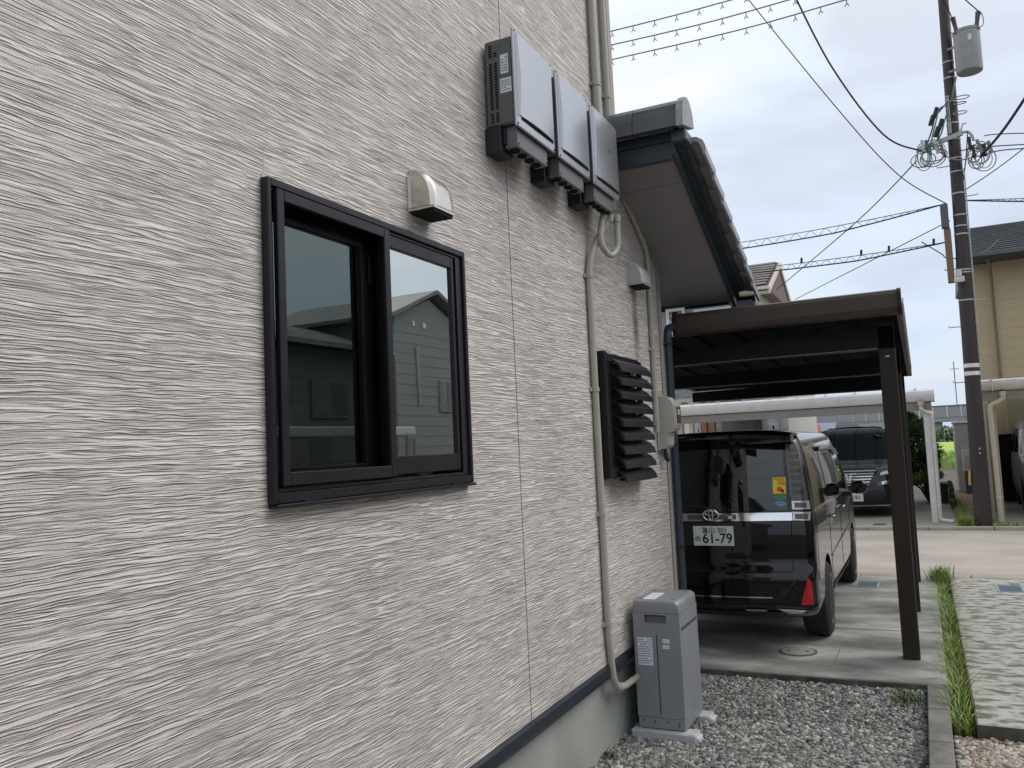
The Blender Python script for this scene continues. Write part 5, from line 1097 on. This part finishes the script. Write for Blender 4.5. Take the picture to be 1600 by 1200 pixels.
# entrance front under the pale carport
en = thing('house', 'entrance front with brown posts and pale door seen above the black van roof', 'house', (-5,22.5,0))
YE = 22.6
obj('wall', MB().box(-9,at(1112,660,YE).x,YE+.2,YE+.5,0,2.9), mat('entry_wall', (.45,.44,.40), .7), en)
WOOD = mat('wood_brown', (.26,.115,.05), .6, var=.15, vscale=20)
for (pa_, pb_) in ((1066,1073),(1095,1103),(1110,1116)):
    a, b = at(pa_,660,YE), at(pb_,660,YE); obj('wood_post', MB().box(a.x,b.x,YE,YE+.199,0,2.8), WOOD, en)
a, b = at(1074,660,YE+.1), at(1081,660,YE+.1); obj('lit_panel', MB().box(a.x,b.x,YE+.12,YE+.198,0,2.7), mat('warm_panel', (.78,.62,.50), .6), en)
a, b = at(1085,660,YE+.1), at(1094,660,YE+.1); dr = obj('door', MB().box(a.x,b.x,YE+.12,YE+.198,0,2.7), mat('door_blue_grey', (.42,.46,.50), .5), en); obj('door_window', MB().box(a.x+.08,b.x-.06,YE+.11,YE+.119,1.82,2.05), HOLE, dr)
a, b = at(1127,660,YE), at(1190,660,YE)
gb = thing('garage', 'dark taupe wall section between the entrance and the white house', 'garage', (a.x,YE,0)); obj('wall', MB().box(a.x,b.x,YE,YE+.4,0,2.75), mat('taupe_dark', (.12,.11,.10), .7), gb); obj('trim', MB().box(b.x-.2,b.x-.02,YE-.02,YE-.001,0,2.7), mat('taupe_trim', (.09,.085,.08), .7), gb)
obj('lower_wall', MB().box(a.x-.25,a.x-.005,YE+.05,YE+.4,0,1.95), mat('taupe_light', (.20,.18,.165), .7), gb)
a, b = at(1190,660,24), at(1232,660,24)
wh = thing('house', 'white walled house corner seen between the garage and the navy van', 'house', (a.x,24,0)); obj('wall', MB().box(a.x-.5,b.x,24,31,0,5.2), mat('offwhite_wall', (.50,.50,.48), .7, var=.05), wh)
obj('corner_strip', MB().box(a.x,a.x+.16,23.985,23.999,0,2.9), mat('grey_strip', (.33,.35,.37), .6), wh)
wn = obj('window', MB().box(a.x+.25,a.x+.55,23.96,23.999,1.2,2.1), mat('blue_white_sash', (.55,.60,.65), .4), wh); obj('pane', MB().box(a.x+.29,a.x+.34,23.955,23.959,1.25,2.05), CGLASS, wn)
obj('wall_pipe', MB().tube([(b.x-.22,23.95,0),(b.x-.22,23.95,2.9)], .035, 8), mat('grey_strip', (.33,.35,.37), .6), wh)
obj('fence_piece', MB().box(b.x-.42,b.x-.04,23.8,23.85,0,1.95), mat('tan_fence', (.34,.33,.28), .7), wh)

# ------------------------------------------------------------------ houses seen only in the reflections
dk = thing('house', 'dark green grey gabled house reflected in the sliding window', 'house', (14,28,0))
DW = mat('green_grey_wall', (.28,.30,.29), .8, var=.06, vscale=1); DR = mat('dark_reflected_roof', (.20,.21,.21), .6)
obj('wall', MB().prism([(14,26.1,0),(14,30.8,0),(14,30.8,7.1),(14,28.7,7.95),(14,26.1,7.0)], (6,0,0)), DW, dk); obj('wall', MB().box(14.6,20,12,26.09,0,5.6), DW, dk)
obj('roof', MB().prism([(13.6,25.5,6.85),(13.6,28.75,8.15),(13.6,31.2,7.1),(13.6,31.2,7.25),(13.6,28.75,8.3),(13.6,25.5,7.0)], (7,0,0)), DR, dk)
obj('roof', MB().prism([(13.9,11.5,5.45),(17.2,11.5,6.55),(20.4,11.5,5.45),(20.4,11.5,5.6),(17.2,11.5,6.7),(13.9,11.5,5.6)], (0,14.3,0)), DR, dk)
for y in (27.3, 28.1): obj('vent_cap', MB().box(13.93,13.99,y,y+.16,6.72,6.92), mat('white_cap', (.8,.8,.8), .5), dk)
obj('wall_pipe', MB().box(13.9,13.99,27.52,27.62,3.6,5.9), mat('pale_pipe', (.35,.36,.34), .6), dk)
wn = obj('window', MB().box(14.5,14.59,17.5,19.6,3.0,4.4), mat('reflected_sash', (.3,.3,.3), .5), dk); obj('pane', MB().box(14.45,14.49,17.6,18.5,3.1,4.3), mat('tan_curtain', (.27,.26,.23), .8), wn); obj('pane', MB().box(14.45,14.49,18.6,19.5,3.1,4.3), mat('grey_curtain', (.18,.2,.2), .8), wn)
for z in [ .4*k for k in range(1,17)]: obj('siding_line', MB().box(13.985,13.999,26.1,30.8,z,z+.025), mat('reflected_line', (.235,.27,.25), .8), dk); obj('siding_line', MB().box(14.585,14.599,12,26.0,min(z,5.5),min(z,5.5)+.025), mat('reflected_line', (.235,.27,.25), .8), dk)
for (ya, yb, za, zb) in ((29.2,30.2,3.4,4.7),(26.6,27.2,1.2,2.4),(22.0,24.0,3.1,4.4),(13.5,15.5,3.1,4.4),(20.5,23.0,.6,2.5)):
    xx_ = 13.9 if ya > 26 else 14.5; wq = obj('window', MB().box(xx_,xx_+.09,ya,yb,za,zb), mat('reflected_sash', (.3,.3,.3), .5), dk); obj('pane', MB().box(xx_-.02,xx_-.001,ya+.08,(ya+yb)/2-.03,za+.08,zb-.08), mat('tan_curtain', (.27,.26,.23), .8), wq); obj('pane', MB().box(xx_-.02,xx_-.001,(ya+yb)/2+.03,yb-.08,za+.08,zb-.08), mat('grey_curtain', (.18,.2,.2), .8), wq)
obj('gutter', MB().box(13.78,13.9,11.5,25.8,5.42,5.54), mat('pale_pipe', (.35,.36,.34), .6), dk)
pc2 = thing('carport', 'pale carport beside the dark gabled house reflected in the window', 'carport', (9.5,19,0)); obj('front_gutter', MB().box(9.4,9.6,13,20.2,2.25,2.5,.05), WHITEAL, pc2); obj('post', MB().box(9.45,9.55,18.5,18.62,0,2.2), WHITEAL, pc2); obj('post', MB().box(9.45,9.55,13.5,13.62,0,2.2), WHITEAL, pc2)
obj('roof_panel', MB().box(9.6,13.4,13.1,20.1,2.36,2.38), mat('polycarbonate', (.30,.32,.34), .3), pc2)
bk = thing('house', 'tan gabled house behind the photographer reflected in the black van', 'house', (-3,-14,0))
obj('wall', MB().prism([(-7,-14,0),(-.8,-14,0),(-.8,-14,4.6),(-3.9,-14,6.4),(-7,-14,4.6)], (0,-8,0)), mat('tan_wall', (.34,.27,.19), .8), bk); obj('roof', MB().prism([(-7.5,-13.6,4.3),(-3.9,-13.6,6.45),(-.3,-13.6,4.3),(-.3,-13.6,4.5),(-3.9,-13.6,6.65),(-7.5,-13.6,4.5)], (0,-8.8,0)), DR, bk)
gb2 = thing('house', 'grey neighbour house beyond the stained slab, out of the frame to the right', 'house', (9,2,0)); obj('wall', MB().box(9,15,-7,7,0,5.4), mat('grey_neighbour_wall', (.38,.36,.33), .8), gb2); obj('roof', MB().prism([(8.4,-7.5,5.3),(12,-7.5,6.8),(15.6,-7.5,5.3),(15.6,-7.5,5.45),(12,-7.5,6.95),(8.4,-7.5,5.45)], (0,15,0)), DR, gb2)

# ------------------------------------------------------------------ utility pole and its gear
PB, PT = Vector((.86,16.9,-.1)), Vector((.985,16.9,11.2))
def pole_at(z): return PB.lerp(PT, (z+.1)/11.3)
def pr_(z): return .142-.0058*z
up = thing('utility_pole', 'tall dark brown utility pole leaning slightly beside the far kerb', 'utility pole', tuple(PB))
PM = mat('pole_brown', (.036,.026,.026), .55, var=.2, vscale=3, stretch=(1,1,.3)); GALV = mat('galvanised', (.42,.42,.42), .45, metal=.5); CABLE = mat('black_cable', (.03,.03,.035), .6); CABG = mat('grey_cable', (.20,.205,.21), .6); PORC = mat('porcelain', (.55,.5,.45), .3); TEAL = mat('teal_cable', (.03,.16,.16), .5)
obj('shaft', MB().tube([pole_at(z) for z in np.linspace(-.1,11.2,12)], [pr_(z) for z in np.linspace(-.1,11.2,12)], 24), PM, up, smooth=50)
for z in (2.66,2.80): obj('reflective_band', MB().tube([pole_at(z),pole_at(z+.07)], pr_(z)+.003, 24), mat('band_white', (.75,.75,.72), .5), up, smooth=50)
for z in (7.65,7.25,6.95,6.35,5.95,5.55,5.35,5.2,4.55,4.5,4.0,6.6,8.4,8.1): obj('strap', MB().tube([pole_at(z),pole_at(z+.025)], pr_(z)+.006, 20), GALV, up, smooth=50)
for i, z in enumerate((2.55,3.05,3.55,4.0,4.6,5.9,6.5)):
    s = 1 if i % 2 else -1; p = pole_at(z); obj('step_bolt', MB().tube([p+Vector((s*.10,0,0)), p+Vector((s*.30,0,0)), p+Vector((s*.31,0,.03))], .009, 6), GALV, up)
p = pole_at(7.0); ca = MB().prism([(.34,16.78,6.83),(1.08,16.78,7.00),(1.08,16.78,7.08),(.34,16.78,6.91)], (0,.07,0)).tube(smooth_path([(1.06,16.8,7.04),(1.16,16.8,7.04),(1.22,16.8,6.96),(1.24,16.8,6.86)],4), .025, 8).tube([(1.05,16.8,7.07),(1.09,16.8,7.2),(1.15,16.8,7.2)], .014, 6)
obj('cross_arm', ca, GALV, up, smooth=30)
obj('cover_plate', MB().box(.645,.755,16.84,16.97,4.36,5.35,.004), mat('cover_brown', (.20,.13,.085), .7, var=.1), up); obj('junction_box', MB().box(.615,.74,16.80,16.93,5.36,5.80,.008), mat('junction_dark', (.10,.10,.11), .5), up)
obj('lamp_bracket', MB().box(.735,.90,16.70,16.78,4.33,4.43,.015).box(.78,.86,16.69,16.77,4.43,4.56,.012), mat('bracket_pale', (.6,.58,.55), .5), up)
obj('ground_wire', MB().tube([pole_at(z)+Vector((pr_(z)+.014,-.05,0)) for z in np.linspace(2.6,6.4,6)], .012, 6), GALV, up)
for z in (1.28,1.36): obj('bolt_cap', MB().lathe([(.018,0),(.016,-.012),(.002,-.016)], (pole_at(z).x+.02,16.9-pr_(z),z), 'y', 10), GALV, up)
obj('yellow_guard', MB().tube([(.715,16.84,.98),(.70,16.84,.72)], .022, 8), mat('guard_yellow', (.45,.27,.06), .6), up)
# number strip
ntag = obj('number_strip', MB().box(.855,.905,16.735,16.745,7.05,7.75), mat('strip_white', (.55,.55,.52), .5), up)
q = MB(); 
for k in range(16): q.box(.863,.897,16.7335,16.7349,7.07+k*.042,7.07+k*.042+random.uniform(.012,.026))
obj('print', q, INK, ntag)
# coils and tangles
def loop(c, a, b, r_, m_, nm='cable_loop', tilt=.3, par=up):
    n = 20; obj(nm, MB().tube([(c[0]+a*math.cos(2*PI*k/n), c[1]+tilt*a*math.sin(2*PI*k/n), c[2]+b*math.sin(2*PI*k/n)) for k in range(n+1)], r_, 6), m_, par)
for (px, py, a, b) in ((1503,152,.12,.045),(1500,176,.11,.04),(1500,161,.10,.03)): c = at(px,py,16.75); loop(c, a, b, .009, CABG)
for i in range(9):
    c = at(1450+random.uniform(-10,10), 243+random.uniform(-6,8), 16.7+random.uniform(-.2,.2)); loop(c, random.uniform(.08,.22), random.uniform(.12,.24), .009, random.choice([CABLE,CABG,TEAL,GALV]))
for i in range(9):
    c = at(1528+random.uniform(-12,12), 245+random.uniform(-8,6), 16.7+random.uniform(-.2,.2)); loop(c, random.uniform(.08,.2), random.uniform(.12,.24), .009, random.choice([CABLE,CABG,CABG,GALV]))
ends = [(1462,172),(1468,160),(1476,178),(1470,190)]
for i, (px, py) in enumerate(ends):
    a, b, c = at(1482,158+6*i,16.75), at(px,py+10,16.6), at(1446+6*i,232,16.6)
    obj('jumper_cable', MB().tube(smooth_path([a,b,at(px-6,py+32,16.6),c],5), .014, 6), [CABLE,CABG,TEAL,CABLE][i], up); obj('fuse_holder', MB().tube([at(px-4,py+8,16.6),at(px-9,py+24,16.6)], .035, 8), BLACKP, up)
for i in range(6):
    a = at(1440+6*i,222+random.uniform(-6,6),16.6); obj('clamp', MB().tube([a,a+Vector((random.uniform(-.06,.06),0,-.22))], .026, 8), random.choice([BLACKP,TEAL,GALV,PORC]), up)
for i in range(6):
    a = at(1514+6*i,218+random.uniform(-6,10),16.6); obj('clamp', MB().tube([a,a+Vector((random.uniform(-.06,.09),0,-.22))], .028, 8), random.choice([BLACKP,BLACKP,CABG]), up)
obj('jumper_cable', MB().tube(smooth_path([at(1457,228,16.6),at(1478,244,16.6),at(1500,250,16.6),at(1530,243,16.6)],6), .012, 6), CABG, up)
obj('jumper_cable', MB().tube(smooth_path([at(1494,120,16.7),at(1490,140,16.65),at(1487,158,16.7)],4), .015, 6), CABG, up)
# transformer
tf = thing('pole_transformer', 'grey cylindrical transformer hung high on the utility pole', 'transformer', tuple(at(1513,115,16.7)))
tb, tt = at(1514,113,16.7), at(1511,50,16.7); cxy = Vector(((tb.x+tt.x)/2,16.7,0)); TM = mat('transformer_grey', (.30,.305,.30), .45, var=.08)
obj('tank', MB().lathe([(.02,tb.z-.01),(.205,tb.z),(.215,tb.z+.03),(.215,tt.z-.03),(.225,tt.z-.02),(.225,tt.z+.02),(.10,tt.z+.06),(.01,tt.z+.07)], cxy, seg=28), TM, tf, smooth=40)
for s in (-1,1):
    b0 = Vector((cxy.x+s*.14,16.6,tt.z-.04)); obj('bushing', MB().tube([b0,b0+Vector((s*.03,-.03,.12)),b0+Vector((s*.06,-.05,.30))], [.05,.035,.045], 10), mat('bushing_brown', (.10,.075,.07), .35), tf, smooth=40)
    obj('lead', MB().tube(smooth_path([b0+Vector((s*.06,-.05,.3)),b0+Vector((s*.12,-.05,.22)),b0+Vector((s*.12,-.05,.05)),b0+Vector((s*.04,-.05,0))],5), .008, 6), CABG, tf)
for dz_ in (.10,.52):
    z = tb.z+dz_; p = pole_at(z); obj('bracket', MB().tube([p+Vector((0,-.13,0)),Vector((cxy.x-.14,16.7,z+.02))], .022, 6), GALV, tf)
obj('name_plate', MB().box(cxy.x-.0,cxy.x+.06,16.475,16.484,tt.z-.24,tt.z-.13), PLATE, tf)

# wires: each its own thing, strung at real distances
def wire(pts, r_, lab, m_=CABLE, n=8, kinds='wire'): 
    P_ = smooth_path(pts, n) if len(pts) > 2 else pts; return single('overhead_wire', MB().tube(P_, r_, 6), m_, lab, 'wire', 'overhead wires')
def hung(pts, spacing, lab, r_=.012):
    th = thing('overhead_wire', lab, 'wire', tuple(pts[0]), 'overhead wires'); P_ = smooth_path(pts, 8); obj('cable', MB().tube(P_, r_, 6), CABG, th)
    L_ = 0; nxt = .35; proto = None
    for i in range(len(P_)-1):
        d = (P_[i+1]-P_[i]).length
        while L_+d > nxt:
            p = P_[i].lerp(P_[i+1], (nxt-L_)/d)
            if proto is None: proto = (obj('bird_spike', MB().tube([p, p+Vector((0,0,-.07)), p+Vector((-.035,0,-.12))], .009, 5).tube([p+Vector((0,0,-.06)), p+Vector((.035,0,-.12))], .009, 5), CABG, th), p.copy())
            else: dupe(proto[0], p-proto[1])
            nxt += spacing
        L_ += d
Yw = 15.2
hung([at(930,55,Yw),at(1050,25,Yw),at(1160,-5,Yw),at(1330,-52,Yw)], .43, 'highest of the three spiked cables at the top of the sky')
hung([at(930,76,Yw),at(1090,39,Yw),at(1225,2,Yw),at(1400,-50,Yw)], .43, 'middle one of the three spiked cables at the top of the sky')
hung([at(930,99,Yw),at(1150,48,Yw),at(1320,0,Yw),at(1500,-52,Yw)], .43, 'lowest of the three spiked cables at the top of the sky')
wire([at(1150,-25,16.0),at(1300,160,16.6),at(1400,270,17),at(1478,318,17)], .010, 'thin wire slanting down from the top of the sky to the pole')
wire([at(1235,-20,15.0),at(1300,105,15.8),at(1380,210,16.4),at(1440,236,16.6)], .016, 'thicker sagging cable running down to the left cable tangle on the pole')
wire([at(1432,252,16.6),at(1340,345,19),at(1214,452,24)], .012, 'wire slanting down left from the pole to the brown gabled house')
wire([at(1484,345,16.8),at(1360,408,19),at(1242,468,24)], .009, 'faint thin wire slanting down left behind the carport roof')
def lashed(p0, p1, gap, lab, sag=0):
    th = thing('overhead_wire', lab, 'wire', tuple(p0), 'overhead wires'); n = 40
    a = [p0.lerp(p1,k/n)+Vector((0,0,-sag*4*(k/n)*(1-k/n))) for k in range(n+1)]; fl = [gap*min(1,(n-k)/14) for k in range(n+1)]
    b = [q-Vector((0,0,f_)) for q, f_ in zip(a,fl)]
    obj('cable', MB().tube(a, .008, 6), CABG, th); obj('cable', MB().tube(b, .013, 6), CABLE, th)
    z_ = [ (a[k] if k % 2 else b[k]) for k in range(n+1)]; obj('lashing', MB().tube(smooth_path(z_,3), .005, 5), CABG, th)
lashed(at(1020,397,17.2), at(1478,318,17.0), .13, 'upper pair of laced cables running left from the pole', .08)
lashed(at(1110,425,17.6), at(1480,378,17.0), .10, 'lower pair of laced cables running left from the pole', .05)
lashed(at(1900,290,17.0), at(1500,313,17.0), .07, 'laced cable running right from the pole above the slate roof', .04)
wire([at(1532,245,16.7),at(1570,200,15.6),at(1620,125,14.6)], .024, 'thick dark cable rising right from the right cable tangle', CABLE)
wire([at(1538,212,16.7),at(1570,209,16.8),at(1700,206,17)], .009, 'top one of the thin level wires right of the pole')
wire([at(1484,238,16.7),at(1560,228,16.8),at(1700,222,17)], .010, 'second thin level wire right of the pole')
wire([at(1530,245,16.7),at(1572,234,16.8),at(1700,228,17)], .010, 'third thin level wire right of the pole')
wire([at(1500,302,17.2),at(1560,262,17),at(1640,200,17)], .009, 'thin wire slanting up right behind the pole towards the frame edge')
wire([at(1512,205,16.7),at(1509,250,16.8),at(1503,300,17)], .010, 'nearly vertical drop wire just right of the pole shaft')
wire([at(1440,378,17),at(1470,396,16.9),at(1484,404,16.9),at(1530,398,17.2),at(1560,375,18)], .010, 'loose wire sagging across the pole below the lower laced pair')
wire([at(1460,-20,15.8),at(1478,8,16.2),at(1492,38,16.5)], .010, 'short wire reaching the left transformer bushing')
wire([at(1495,-12,15.8),at(1518,8,16.2),at(1534,22,16.5)], .010, 'short wire reaching the right transformer bushing')
q0, q1 = at(1110,425,17.6), at(1480,378,17.0)
for k_, lab in ((.42,'its left end'),(.67,'its middle'),(.78,'just right of its middle'),(.95,'its right end by the pole')):
    a = q0.lerp(q1,k_)-Vector((0,0,.05*4*k_*(1-k_))); single('cable_clip', MB().tube([a+Vector((0,0,-.01)),a+Vector((.01,0,.10))], .022, 8), BLACKP, 'small dark closure clipped on the lower laced cables at '+lab, 'cable clip', 'cable clips')
